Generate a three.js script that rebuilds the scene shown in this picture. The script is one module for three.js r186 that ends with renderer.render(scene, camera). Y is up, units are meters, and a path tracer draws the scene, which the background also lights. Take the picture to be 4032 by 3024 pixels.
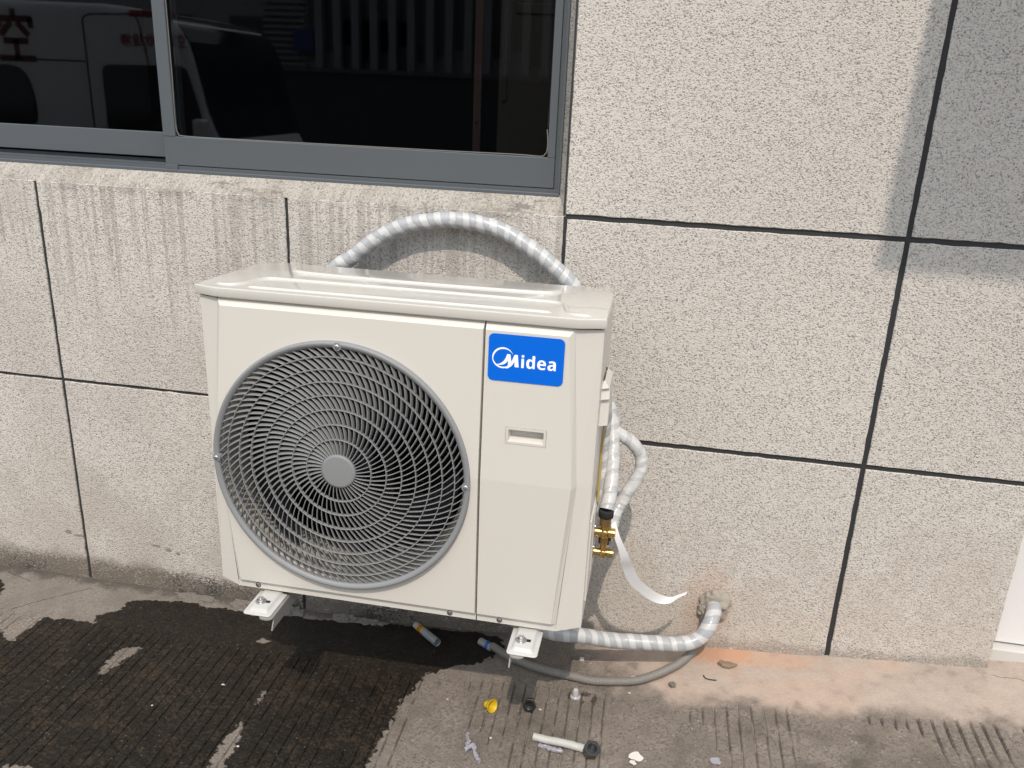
import * as THREE from 'three';
import { mergeGeometries, toCreasedNormals } from 'three/addons/utils/BufferGeometryUtils.js';
import { RoundedBoxGeometry } from 'three/addons/geometries/RoundedBoxGeometry.js';

// ---------------------------------------------------------------- camera, sky, sun, exposure
const scene = new THREE.Scene();
const camera = new THREE.PerspectiveCamera(49.0, 4 / 3, 0.05, 300);
camera.position.set(0, 1.48, 2.0);
camera.rotation.set(-0.3355, 0.1692, 0.0442, 'YXZ');
const renderer = new THREE.WebGLRenderer({ antialias: true });
renderer.toneMapping = THREE.LinearToneMapping;
renderer.toneMappingExposure = 0.96;
renderer.shadowMap.enabled = true;
const SUN = new THREE.Vector3(0.105, 1.0, 0.738).normalize();
const sun = new THREE.DirectionalLight(new THREE.Color().setRGB(1.0, 0.875, 0.745), 2.5);
sun.target.position.set(-0.4, 0.6, 0); sun.position.copy(SUN).multiplyScalar(12).add(sun.target.position);
sun.castShadow = true; sun.shadow.radius = 1.6; sun.shadow.mapSize.set(4096, 4096);
Object.assign(sun.shadow.camera, { left: -6, right: 6, top: 6, bottom: -6, near: 0.5, far: 40 });
scene.add(sun, sun.target);
{ // hazy pale sky, a little brighter round the sun
  const w = 256, h = 128, d = new Float32Array(w * h * 4), v = new THREE.Vector3();
  for (let j = 0; j < h; j++) for (let i = 0; i < w; i++) {
    const lat = ((j + 0.5) / h - 0.5) * Math.PI, lon = ((i + 0.5) / w - 0.5) * 2 * Math.PI;
    v.set(Math.cos(lat) * Math.cos(lon), Math.sin(lat), Math.cos(lat) * Math.sin(lon));
    const c = Math.max(0, v.dot(SUN)), e = Math.max(0, v.y), g = 0.45 * Math.pow(c, 4) + 0.9 * Math.pow(c, 24);
    const k = 1.28, hz = Math.exp(-e * 3.2);
    const o = (j * w + i) * 4;
    d[o] = k * (0.78 + 0.16 * hz + g); d[o + 1] = k * (0.90 + 0.07 * hz + g * 0.97); d[o + 2] = k * (1.03 + 0.0 * hz + g * 0.88); d[o + 3] = 1;
  }
  const t = new THREE.DataTexture(d, w, h, THREE.RGBAFormat, THREE.FloatType);
  t.mapping = THREE.EquirectangularReflectionMapping; t.magFilter = THREE.LinearFilter; t.needsUpdate = true;
  scene.background = t; scene.environment = t;
}

// ---------------------------------------------------------------- helpers
const V3 = (x, y, z) => new THREE.Vector3(x, y, z);
let seed = 7;
const rnd = () => { seed = (seed * 1664525 + 1013904223) >>> 0; return seed / 4294967296; };
const rr = (a, b) => a + (b - a) * rnd();
const clamp = (x, a = 0, b = 1) => Math.min(b, Math.max(a, x));
const sstep = (a, b, x) => { const t = clamp((x - a) / (b - a)); return t * t * (3 - 2 * t); };
const mix = (a, b, t) => a + (b - a) * t;
const HT = new Float32Array(65536); for (let i = 0; i < 65536; i++) HT[i] = rnd();
function vn(x, y) { // value noise 0..1
  const xi = Math.floor(x), yi = Math.floor(y); let fx = x - xi, fy = y - yi; fx = fx * fx * (3 - 2 * fx); fy = fy * fy * (3 - 2 * fy);
  const r0 = ((yi * 7919) ^ 0x5bd1) * 31, r1 = (((yi + 1) * 7919) ^ 0x5bd1) * 31;
  const a = HT[(xi * 73 + r0) & 65535], b = HT[((xi + 1) * 73 + r0) & 65535], c = HT[(xi * 73 + r1) & 65535], d = HT[((xi + 1) * 73 + r1) & 65535];
  return a + (b - a) * fx + (c - a + (a - b - c + d) * fx) * fy;
}
const fbm = (x, y, n = 3) => { let s = 0, a = 0.5, t = 0; for (let i = 0; i < n; i++) { s += a * vn(x, y); t += a; x = x * 2.03 + 17.3; y = y * 2.03 + 5.1; a *= 0.5; } return s / t; };
const used = {};
const numbered = (n) => { const k = used[n] = (used[n] ?? -1) + 1; return k ? n + '_' + String(k).padStart(3, '0') : n; };
function shadow(m) { m.castShadow = m.receiveShadow = true; return m; }
function thing(name, label, category, base = [0, 0, 0], group) {
  const o = new THREE.Group(); o.name = numbered(name); o.position.set(...base); o.userData = { label, category }; if (group) o.userData.group = group;
  scene.add(o); return o;
}
const rootPos = (o) => { const v = V3(0, 0, 0); while (o && o !== scene) { v.add(o.position); o = o.parent; } return v; };
function part(parent, name, geo, mat, label) { // geometry given in world coordinates
  const g = Array.isArray(geo) ? merged(geo) : geo, b = rootPos(parent); g.translate(-b.x, -b.y, -b.z);
  const m = shadow(new THREE.Mesh(g, mat)); m.name = name; if (label) m.userData.label = label; parent.add(m); return m;
}
function single(name, label, category, geo, mat, base = [0, 0, 0], group) {
  const g = Array.isArray(geo) ? merged(geo) : geo; g.translate(-base[0], -base[1], -base[2]);
  const m = shadow(new THREE.Mesh(g, mat)); m.name = numbered(name); m.position.set(...base); m.userData = { label, category }; if (group) m.userData.group = group; scene.add(m); return m;
}
function structure(name, geo, mat) { const m = shadow(new THREE.Mesh(geo, mat)); m.name = name; m.userData = { kind: 'structure' }; scene.add(m); return m; }
function merged(list) { return mergeGeometries(list.map((g) => { let q = g.index ? g.toNonIndexed() : g; for (const k of Object.keys(q.attributes)) if (!['position', 'normal', 'uv'].includes(k)) q.deleteAttribute(k); if (!q.attributes.uv) q.setAttribute('uv', new THREE.BufferAttribute(new Float32Array(q.attributes.position.count * 2), 2)); return q; })); }
const box = (x0, x1, y0, y1, z0, z1) => new THREE.BoxGeometry(x1 - x0, y1 - y0, z1 - z0).translate((x0 + x1) / 2, (y0 + y1) / 2, (z0 + z1) / 2);
const rbox = (x0, x1, y0, y1, z0, z1, r = 0.003, s = 2) => new RoundedBoxGeometry(x1 - x0, y1 - y0, z1 - z0, s, Math.min(r, (x1 - x0) / 2.01, (y1 - y0) / 2.01, (z1 - z0) / 2.01)).translate((x0 + x1) / 2, (y0 + y1) / 2, (z0 + z1) / 2);
function quads(list) { // list of [a,b,c,d] points, counter-clockwise seen from outside
  const p = [], u = []; for (const [a, b, c, d] of list) { for (const q of d ? [a, b, c, a, c, d] : [a, b, c]) { p.push(...q); u.push(q[0], q[1]); } }
  const g = new THREE.BufferGeometry(); g.setAttribute('position', new THREE.Float32BufferAttribute(p, 3)); g.setAttribute('uv', new THREE.Float32BufferAttribute(u, 2)); g.computeVertexNormals(); return g;
}
function cyl(a, b, r0, r1 = r0, n = 20, open = false) { // cylinder between two points
  const d = V3(b[0] - a[0], b[1] - a[1], b[2] - a[2]), g = new THREE.CylinderGeometry(r1, r0, d.length(), n, 1, open);
  g.applyQuaternion(new THREE.Quaternion().setFromUnitVectors(V3(0, 1, 0), d.clone().normalize())); return g.translate((a[0] + b[0]) / 2, (a[1] + b[1]) / 2, (a[2] + b[2]) / 2);
}
const curve = (pts, t = 0.5) => new THREE.CatmullRomCurve3(pts.map((p) => V3(...p)), false, 'centripetal', t);
function tube(c, r, n = 120, k = 20, wob = 0) { // uv: u in metres along the tube, v once round it
  const g = new THREE.TubeGeometry(c, n, r, k, false), L = c.getLength(), uv = g.attributes.uv, p = g.attributes.position, nn = g.attributes.normal;
  for (let i = 0; i < uv.count; i++) {
    const s = uv.getX(i) * L; if (wob) { const q = uv.getY(i) * 6.28318, a = wob * (vn(s * 46 + 1.1 * Math.cos(q), 5 + 1.1 * Math.sin(q)) - 0.5) + wob * 0.8 * (vn(s * 130 + 0.7 * Math.sin(q), 19 + 0.7 * Math.cos(q)) - 0.5); p.setXYZ(i, p.getX(i) + nn.getX(i) * a, p.getY(i) + nn.getY(i) * a, p.getZ(i) + nn.getZ(i) * a); }
    uv.setX(i, s);
  }
  if (wob) { g.computeVertexNormals(); const N = g.attributes.normal, m = k + 1; for (let i = 0; i <= n; i++) { const a = i * m, b = a + k, x = N.getX(a) + N.getX(b), y = N.getY(a) + N.getY(b), z = N.getZ(a) + N.getZ(b), l = Math.hypot(x, y, z) || 1; N.setXYZ(a, x / l, y / l, z / l); N.setXYZ(b, x / l, y / l, z / l); } }
  return g;
}
function lathe(profile, n = 96) { return new THREE.LatheGeometry(profile.map((q) => new THREE.Vector2(...q)), n).rotateX(Math.PI / 2); } // axis along z; profile [r, z]
const std = (rgb, roughness = 0.6, o = {}) => new THREE.MeshStandardMaterial({ color: new THREE.Color().setRGB(...rgb), roughness, side: THREE.DoubleSide, ...o });
const phy = (rgb, roughness = 0.5, o = {}) => new THREE.MeshPhysicalMaterial({ color: new THREE.Color().setRGB(...rgb), roughness, side: THREE.DoubleSide, ...o });
const lin2s = (c) => 255 * (c <= 0.0031308 ? 12.92 * c : 1.055 * Math.pow(Math.max(c, 0), 1 / 2.4) - 0.055);
const LUT = new Uint8ClampedArray(4097); for (let i = 0; i <= 4096; i++) LUT[i] = lin2s(i / 4096);
const enc = (c) => LUT[c <= 0 ? 0 : c >= 1 ? 4096 : (c * 4096) | 0];
function paint(w, h, f, wrap = THREE.ClampToEdgeWrapping) { // f(i, j, out) -> out [r,g,b linear, height, roughness]; row 0 is v = 0
  const c = new Uint8Array(w * h * 4), b = new Uint8Array(w * h * 4), o = [0, 0, 0, 0.5, 0.8];
  for (let j = 0; j < h; j++) for (let i = 0; i < w; i++) {
    f(i, j, o); const k = (j * w + i) * 4;
    c[k] = enc(o[0]); c[k + 1] = enc(o[1]); c[k + 2] = enc(o[2]); c[k + 3] = 255; b[k] = clamp(o[3]) * 255; b[k + 1] = clamp(o[4]) * 255; b[k + 3] = 255;
  }
  const mk = (d, s) => { const t = new THREE.DataTexture(d, w, h); t.magFilter = THREE.LinearFilter; t.minFilter = THREE.LinearMipmapLinearFilter; t.generateMipmaps = true; t.wrapS = t.wrapT = wrap; if (s) t.colorSpace = THREE.SRGBColorSpace; t.needsUpdate = true; return t; };
  return { map: mk(c, true), bump: mk(b, false) };
}
const wetOutline=[[-1.755,0.276],[-1.711,0.287],[-1.665,0.322],[-1.638,0.327],[-1.640,0.299],[-1.635,0.255],[-1.636,0.211],[-1.617,0.207],[-1.603,0.217],[-1.582,0.207],[-1.553,0.200],[-1.535,0.208],[-1.509,0.198],[-1.483,0.210],[-1.477,0.203],[-1.498,0.173],[-1.475,0.149],[-1.444,0.127],[-1.450,0.091],[-1.433,0.072],[-1.375,0.063],[-1.342,0.059],[-1.304,0.045],[-1.251,0.046],[-1.209,0.059],[-1.164,0.048],[-1.110,0.053],[-1.072,0.062],[-0.970,0.042],[-0.928,0.032],[-0.906,0.045],[-0.869,0.039],[-0.834,0.033],[-0.800,0.035],[-0.761,0.026],[-0.758,0.011],[-0.711,0.010],[-0.642,0.010],[-0.600,0.011],[-0.580,0.010],[-0.525,0.010],[-0.429,0.006],[-0.397,0.006],[-0.373,0.018],[-0.349,0.019],[-0.329,0.038],[-0.320,0.058],[-0.321,0.079],[-0.339,0.106],[-0.363,0.138],[-0.385,0.153],[-0.416,0.161],[-0.448,0.174],[-0.475,0.193],[-0.495,0.212],[-0.506,0.229],[-0.490,0.197],[-0.508,0.215],[-0.510,0.249],[-0.519,0.287],[-0.532,0.314],[-0.534,0.332],[-0.530,0.365],[-0.534,0.389],[-0.531,0.337],[-0.535,0.384],[-0.541,0.435],[-0.542,0.496],[-0.547,0.531],[-0.544,0.574],[-0.553,0.618],[-0.555,0.679],[-1.275,0.834]];
const dryIslands=[[[-1.343,0.292],[-1.313,0.272],[-1.285,0.269],[-1.295,0.292],[-1.302,0.329],[-1.309,0.357],[-1.321,0.379],[-1.332,0.396],[-1.343,0.346],[-1.343,0.308]],[[-0.891,0.463],[-0.871,0.515],[-0.865,0.561],[-0.863,0.606],[-0.858,0.632],[-0.889,0.639],[-0.904,0.581],[-0.901,0.527]],[[-0.885,0.344],[-0.881,0.381],[-0.885,0.409],[-0.888,0.397],[-0.890,0.359]],[[-1.004,0.164],[-0.991,0.152],[-0.962,0.162],[-0.973,0.173],[-0.999,0.175]],[[-1.322,0.738],[-1.337,0.720],[-1.325,0.713],[-1.281,0.708],[-1.253,0.722]]];
const wetBlob=[[-1.919,0.070],[-1.893,0.072],[-1.867,0.088],[-1.849,0.109],[-1.834,0.141],[-1.849,0.153]];
const groovesRight=[[[0.178,0.261],[0.179,0.309]],[[0.208,0.241],[0.208,0.305]],[[0.235,0.238],[0.239,0.384]],[[0.265,0.231],[0.270,0.435]],[[0.292,0.230],[0.299,0.431]],[[0.323,0.223],[0.328,0.427]],[[0.352,0.219],[0.357,0.423]],[[0.379,0.220],[0.385,0.419]],[[0.406,0.220],[0.414,0.415]]];
const groovesFar=[[[0.564,0.226],[0.564,0.242]],[[0.593,0.223],[0.590,0.257]],[[0.621,0.225],[0.620,0.256]],[[0.650,0.221],[0.648,0.264]],[[0.676,0.220],[0.675,0.264]],[[0.704,0.217],[0.704,0.280]],[[0.734,0.213],[0.733,0.271],[0.734,0.371]],[[0.761,0.210],[0.759,0.267],[0.761,0.367]],[[0.790,0.209],[0.786,0.275],[0.789,0.363]],[[0.819,0.208],[0.815,0.271],[0.815,0.359]],[[0.844,0.208],[0.841,0.274],[0.844,0.356]],[[0.871,0.210],[0.868,0.276],[0.872,0.352]]];
const groovesMid=[[[-0.378,0.207],[-0.376,0.258]],[[-0.348,0.209],[-0.346,0.321],[-0.344,0.400]],[[-0.320,0.212],[-0.319,0.281]],[[-0.315,0.334],[-0.314,0.406]],[[-0.292,0.208],[-0.288,0.336],[-0.285,0.441]],[[-0.262,0.214],[-0.259,0.297],[-0.255,0.442]],[[-0.233,0.211],[-0.229,0.305],[-0.224,0.466]],[[-0.205,0.212],[-0.202,0.301],[-0.194,0.499]],[[-0.174,0.211],[-0.171,0.320],[-0.167,0.495]],[[-0.145,0.217],[-0.141,0.322],[-0.136,0.491]],[[-0.118,0.217],[-0.115,0.312],[-0.108,0.487]],[[-0.088,0.216],[-0.085,0.314],[-0.079,0.483]],[[-0.059,0.217],[-0.055,0.310],[-0.050,0.479]],[[-0.031,0.218],[-0.029,0.307],[-0.022,0.475]]];
// ---------------------------------------------------------------- ground levels (the paving rises to the right)
const HX = (x) => { const k = 0.12, t = clamp((Math.min(x, 1.1) + 0.6) / k, -30, 30); return 0.0875 * k * Math.log1p(Math.exp(t)); };

// ---------------------------------------------------------------- stone-paint wall coating
const JV = [-1.637, -0.9345, -0.2315, 0.5345], YH1 = 1.203, YH2 = 0.65, XEND = 0.925;
function flecks(w, h, sx, sy, perM2, r0, r1) { // scattered grains: a mask of small soft-edged spots, sizes in metres
  const m = new Float32Array(w * h), n = Math.round(perM2 * w * sx * h * sy);
  for (let k = 0; k < n; k++) {
    const cx = rnd() * w, cy = rnd() * h, t = rnd(), r = mix(r0, r1, t * t), s = mix(0.4, 1, rnd()), ax = r / sx * mix(0.7, 1.35, rnd()), ay = r / sy * mix(0.7, 1.2, rnd());
    for (let j = Math.max(0, Math.floor(cy - ay * 1.4 - 1)); j <= Math.min(h - 1, cy + ay * 1.4 + 1); j++) for (let i = Math.max(0, Math.floor(cx - ax * 1.4 - 1)); i <= Math.min(w - 1, cx + ax * 1.4 + 1); i++) {
      const d = Math.hypot((i + 0.5 - cx) / Math.max(ax, 0.6), (j + 0.5 - cy) / Math.max(ay, 0.6)); if (d > 1.3) continue; const v = s * (1 - sstep(0.6, 1.3, d)), q = j * w + i; if (v > m[q]) m[q] = v;
    }
  }
  return m;
}
function stone(x, y, o, dot) { // x, y in metres
  const X = x * 1000, Y = y * 1000;
  const wx = X + 2.2 * vn(X / 3.1, Y / 3.1 + 40), wy = Y + 2.2 * vn(X / 3.1 + 90, Y / 3.1);
  const w1 = vn(wx / 2.7, wy / 1.7), w2 = vn(wx / 1.5 + 31, wy / 1.2 + 7), big = vn(x * 2.3 + 3, y * 2.3), patch = vn(X / 24, Y / 24);
  const worm = sstep(0.55, 0.74, w1 * 0.70 + w2 * 0.30 + (patch - 0.5) * 0.05);
  const tone = 0.965 + 0.09 * (big - 0.5) + 0.10 * (w2 - 0.5);
  let r = 0.660 * tone, g = 0.622 * tone, b = 0.575 * tone;
  const k = worm * 0.52; r = mix(r, 0.27, k); g = mix(g, 0.245, k); b = mix(b, 0.22, k);
  const q = dot * 0.78; r = mix(r, 0.085, q); g = mix(g, 0.08, q); b = mix(b, 0.085, q);
  o[0] = r; o[1] = g; o[2] = b; o[3] = 0.62 + 0.3 * (w2 - 0.5) - 0.42 * worm - 0.2 * dot; o[4] = 0.92;
}
const dirt = (o, k, r, g, b) => { o[0] = mix(o[0], r, k); o[1] = mix(o[1], g, k); o[2] = mix(o[2], b, k); };
function wallColour(x, y, o, dot) {
  stone(x, y, o, dot);
  const X = x * 1000, Y = y * 1000, fine = vn(X / 3.3 + 5, Y / 3.3), mid = fbm(x * 38, y * 38, 3), coarse = fbm(x * 7 + 4, y * 7, 3);
  if (x < -0.2315) { // rain streaks run down from the window sill
    const below = 1.203 - y;
    const s = vn(X / 9 + 3.7, 1.5 + y * 1.2), s2 = vn(X / 3.6 + 9.1, 2.5 + y * 2), len = 0.10 + 0.42 * vn(X / 21 + 77, 8.3) ** 1.5 + 0.12 * vn(X / 4 + 13, 3);
    const run = sstep(0.46, 0.80, s * 0.7 + s2 * 0.3) * (1 - sstep(len * 0.55, len, below)) * sstep(-0.06, 0.02, below) * sstep(0.15, 0.62, mid + 0.12);
    dirt(o, run * 0.40, 0.22, 0.195, 0.17);
    dirt(o, 0.20 * sstep(0.35, 0.7, coarse), 0.36, 0.325, 0.29);
    dirt(o, 0.42 * sstep(0.5, 0.62, 0.5 * vn(X / 55, 4) + 0.5 * vn(X / 5, Y / 3)) * (1 - sstep(0.004, 0.012 + 0.02 * fine, Math.abs(below - 0.008))), 0.2, 0.18, 0.16);
    if (below < 0) { const sm = 0.60 + 0.22 * mid; o[0] *= sm; o[1] *= sm * 0.985; o[2] *= sm * 0.96; dirt(o, 0.22 * sstep(0.4, 0.65, mid), 0.31, 0.275, 0.24); dirt(o, 0.5 * sstep(0.5, 0.64, vn(X / 16, Y / 2.2)) * sstep(0.45, 0.6, coarse), 0.24, 0.205, 0.175); }
    // scuffs above the paving
    for (const [cx, cy, w, h] of [[-1.69, 0.155, 0.014, 0.008], [-1.655, 0.145, 0.02, 0.005], [-1.36, 0.14, 0.012, 0.007], [-1.40, 0.148, 0.018, 0.004], [-1.33, 0.132, 0.008, 0.006]])
      dirt(o, 0.8 * (1 - sstep(0.6, 1.1, Math.hypot((x - cx) / w, (y - cy) / h) + 0.8 * (fine - 0.5))), 0.09, 0.085, 0.085);
    // peeled chips along the sill edge
    for (const [cx, cy, w, h] of [[-1.11, 1.224, 0.045, 0.006], [-1.04, 1.214, 0.04, 0.005], [-0.97, 1.212, 0.03, 0.005], [-0.34, 1.216, 0.05, 0.008], [-0.30, 1.23, 0.03, 0.006]])
      dirt(o, 0.75 * (1 - sstep(0.5, 1.0, Math.hypot((x - cx) / w, (y - cy) / h) + 1.2 * (mid - 0.42) + 1.5 * (vn(X / 6, Y / 2.4) - 0.42))), 0.17, 0.15, 0.14);
  }
  // splash grime with a ragged edge above the paving, thick on the left
  const up = y - HX(x), hgt = mix(0.062, 0.02, sstep(-0.5, 0.15, x)) * (0.35 + 1.3 * coarse) + 0.012;
  const gr = (1 - sstep(hgt * 0.35, hgt * 1.25, up + 0.03 * (mid - 0.5) + 0.02 * (fine - 0.5)));
  const gk = gr * mix(0.9, 0.4, sstep(-0.4, 0.2, x)), gm = 1 - 0.78 * gk * sstep(0.05, 0.5, fine + 0.15); o[0] *= gm; o[1] *= gm; o[2] *= gm; dirt(o, gk * 0.7 * sstep(0.25, 0.55, 0.55 * fine + 0.45 * mid), 0.06, 0.055, 0.05); dirt(o, 0.9 * sstep(0.52, 0.62, 0.5 * mid + 0.5 * vn(X / 4.2 + 61, Y / 3.4) + 0.22 * (1 - clamp(up / 0.07))) * (1 - sstep(0.05, 0.085, up)) * (1 - sstep(-0.45, -0.1, x)), 0.028, 0.025, 0.022);
  // splashes of dull brown soil over the lower wall
  const dust = sstep(0.36, 0.62, coarse * 0.5 + mid * 0.3 + fine * 0.2 + 0.16 * (0.45 - up)) * (1 - sstep(0.25, 0.55, up));
  dirt(o, dust * 0.34, 0.43, 0.36, 0.295);
  // red drill dust round the pipe hole
  const hole = Math.hypot((x - 0.21) / 0.075, (y - 0.21) / 0.12);
  dirt(o, 0.26 * (1 - sstep(0.5, 1.15, hole + 0.7 * (mid - 0.5))), 0.55, 0.29, 0.17);
  
}
const WT = { x0: -2.18, xm: -0.2315, x1: 1.0, y0: -0.06, y1: 1.78 };
function wallTexture(x0, x1, w, h) {
  const sx = (x1 - x0) / w, sy = (WT.y1 - WT.y0) / h;
  const f = flecks(w, h, sx, sy, 36000, 0.0008, 0.0019);
  return paint(w, h, (i, j, o) => wallColour(x0 + (i + 0.5) * sx, WT.y0 + (j + 0.5) * sy, o, f[j * w + i]));
}
const texL = wallTexture(WT.x0, WT.xm, 2048, 1930), texR = wallTexture(WT.xm, WT.x1, 1400, 2048);
const fT = flecks(1024, 1024, 0.001, 0.001, 36000, 0.0008, 0.0019), texT = paint(1024, 1024, (i, j, o) => stone(i * 0.001 + 11, j * 0.001 + 5, o, fT[j * 1024 + i]), THREE.MirroredRepeatWrapping);
const wallMat = (t) => new THREE.MeshStandardMaterial({ map: t.map, bumpMap: t.bump, bumpScale: 0.0022, roughness: 0.93, side: THREE.DoubleSide });
const matL = wallMat(texL), matR = wallMat(texR), matT = wallMat(texT);
function wallUV(g, kind) {
  const p = g.attributes.position, uv = new Float32Array(p.count * 2), n = g.attributes.normal;
  for (let i = 0; i < p.count; i++) {
    let x = p.getX(i), y = p.getY(i); const z = p.getZ(i);
    if (kind === 'T') { uv[2 * i] = (x - (Math.abs(n.getX(i)) > 0.8 ? z : 0)) / 1.024; uv[2 * i + 1] = (y - (Math.abs(n.getY(i)) > 0.8 ? z : 0)) / 1.024; continue; }
    const [a, b] = kind === 'L' ? [WT.x0, WT.xm] : [WT.xm, WT.x1];
    uv[2 * i] = (x - a) / (b - a); uv[2 * i + 1] = (y - WT.y0) / (WT.y1 - WT.y0);
  }
  g.setAttribute('uv', new THREE.BufferAttribute(uv, 2)); return g;
}
function slab(x0, x1, y0, y1, kind, rough = 0.0009, yBase) { // a wall panel with slightly ragged edges
  const s = new THREE.Shape(), st = 0.022, pts = [], jag = () => (rnd() - 0.5) * 2 * rough + (rnd() < 0.05 ? (rnd() - 0.5) * 0.004 : 0);
  const nx = Math.max(2, Math.round((x1 - x0) / st)), ny = Math.max(2, Math.round((y1 - y0) / st));
  for (let i = 0; i < nx; i++) { const x = mix(x0, x1, i / nx); pts.push([x + jag(), yBase ? yBase(x) : y0 + jag()]); }
  for (let i = 0; i < ny; i++) pts.push([x1 + jag(), mix(yBase ? yBase(x1) : y0, y1, i / ny)]);
  for (let i = 0; i < nx; i++) pts.push([mix(x1, x0, i / nx), y1 + jag()]);
  for (let i = 0; i < ny; i++) pts.push([x0 + jag(), mix(y1, yBase ? yBase(x0) : y0, i / ny)]);
  s.setFromPoints(pts.map((p) => new THREE.Vector2(...p)));
  const g = new THREE.ExtrudeGeometry(s, { depth: 0.026, bevelEnabled: true, bevelThickness: 0.0018, bevelSize: 0.0014, bevelOffset: -0.0014, bevelSegments: 1 }).translate(0, 0, -0.0278);
  return wallUV(g, kind);
}
// ---------------------------------------------------------------- paving in front of the wall
const grooveList = [];
for (const g of groovesMid) grooveList.push([g[0][0], g[0][1], g.at(-1)[1] > 0.45 ? 9 : g.at(-1)[1], 0.0042]);
for (const g of groovesRight) grooveList.push([g[0][0], g[0][1], g.at(-1)[1] > 0.40 ? 9 : g.at(-1)[1], 0.0045]);
for (const g of groovesFar) grooveList.push([g[0][0], g[0][1], g.length > 2 ? 9 : g.at(-1)[1], 0.006]);
for (let k = 0; k < 40; k++) grooveList.push([-0.505 - k * 0.0292 + rr(-0.002, 0.002), 0.205 + rr(-0.012, 0.02), k % 7 === 5 ? rr(0.3, 0.5) : 9, rr(0.0028, 0.0042)]);
for (let k = 0; k < 6; k++) grooveList.push([0.93 + k * 0.029, 0.21, 9, 0.005]);
for (let k = 0; k < 4; k++) grooveList.push([-1.70 - k * 0.029, 0.22, 0.6, 0.003]);
grooveList.sort((a, b) => a[0] - b[0]);
const PV = { x0: -2.1, x1: 1.1, z0: -0.05, z1: 0.9 };
const tilt = (x) => 0.022 * (1 - sstep(-0.1, 0.5, x)) * sstep(-1.3, -0.6, x);
const PW = 2048, PH = 1200, psx = (PV.x1 - PV.x0) / PW, psz = (PV.z1 - PV.z0) / PH;
function mask(draw) { const c = document.createElement('canvas'); c.width = PW; c.height = PH; const x = c.getContext('2d'); x.fillStyle = '#000'; x.fillRect(0, 0, PW, PH); x.fillStyle = x.strokeStyle = '#fff'; draw(x); const d = x.getImageData(0, 0, PW, PH).data, m = new Float32Array(PW * PH); for (let i = 0; i < m.length; i++) m[i] = d[4 * i] / 255; return m; }
const poly = (x, pts) => { x.beginPath(); pts.forEach(([a, b], i) => x[i ? 'lineTo' : 'moveTo']((a - PV.x0) / psx, (b - PV.z0) / psz)); x.closePath(); x.fill(); };
const wetMask = mask((x) => { poly(x, [[-2.2, 0.2], ...wetOutline.slice(1, -1), [-0.6, 1.2], [-2.2, 1.2]]); poly(x, wetBlob); x.fillStyle = '#000'; dryIslands.forEach((p) => poly(x, p)); });
const grooveMask = mask((x) => { for (const [gx, z0, z1, w] of grooveList) { x.lineWidth = Math.max(1.5, w / psx * 0.6); x.beginPath(); const t = tilt(gx), e = Math.min(z1, PV.z1); x.moveTo((gx - PV.x0) / psx, (z0 - PV.z0) / psz); x.lineTo((gx + t * (e - z0) - PV.x0) / psx, (e - PV.z0) / psz); x.stroke(); } });
const crackMask = mask((x) => { // hairline cracks
  const line = (pts, w) => { x.lineWidth = w; x.beginPath(); pts.forEach(([a, b], i) => { for (let k = 0; k < (i ? 8 : 1); k++) { const q = i ? pts[i - 1] : [a, b], t = (k + 1) / 8; x[i || k ? 'lineTo' : 'moveTo']((mix(q[0], a, i ? t : 1) + (rnd() - 0.5) * 0.006 - PV.x0) / psx, (mix(q[1], b, i ? t : 1) + (rnd() - 0.5) * 0.006 - PV.z0) / psz); } }); x.stroke(); };
  line([[-1.60, 0.05], [-1.68, 0.12], [-1.75, 0.2]], 2); line([[-1.30, 0.40], [-1.24, 0.47], [-1.19, 0.56], [-1.13, 0.62]], 2.2); line([[-1.46, 0.60], [-1.33, 0.66], [-1.2, 0.66]], 2.4); line([[-1.9, 0.03], [-1.8, 0.06]], 1.6);
  line([[0.925, 0.03], [0.99, 0.04], [1.0, 0.06], [1.08, 0.05]], 1.6); line([[-0.2, 0.012], [-0.1, 0.018], [0, 0.01]], 1.5);
});
const at = (m, i, j) => m[clamp(j, 0, PH - 1) * PW + clamp(i, 0, PW - 1)];
const concrete = (x, z, o) => { // bare trowelled concrete
  const X = x * 1000, Z = z * 1000, f = vn(X / 2.6, Z / 2.6), f2 = vn(X / 4.4 + 9 + 1.6 * vn(X / 7, Z / 7 + 3), Z / 4.4 + 1.6 * vn(X / 7 + 31, Z / 7)), m = fbm(x * 26, z * 26, 4), c = fbm(x * 5 + 2, z * 5, 3);
  const t = 0.72 + 0.42 * (m - 0.5) * 1.3 + 0.30 * (c - 0.5) + 0.24 * (f - 0.5);
  o[0] = 0.268 * t; o[1] = 0.230 * t; o[2] = 0.198 * t;
  dirt(o, sstep(0.54, 0.74, f2 * 0.55 + m * 0.45) * 0.46, 0.075, 0.066, 0.058);
  
  o[3] = 0.5 + 0.3 * (f - 0.5) + 0.3 * (m - 0.5); o[4] = 0.9;
};
const grit = flecks(PW, PH, psx, psz, 1100, 0.0006, 0.0022), pits = flecks(PW, PH, psx, psz, 7000, 0.0008, 0.0024);
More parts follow.
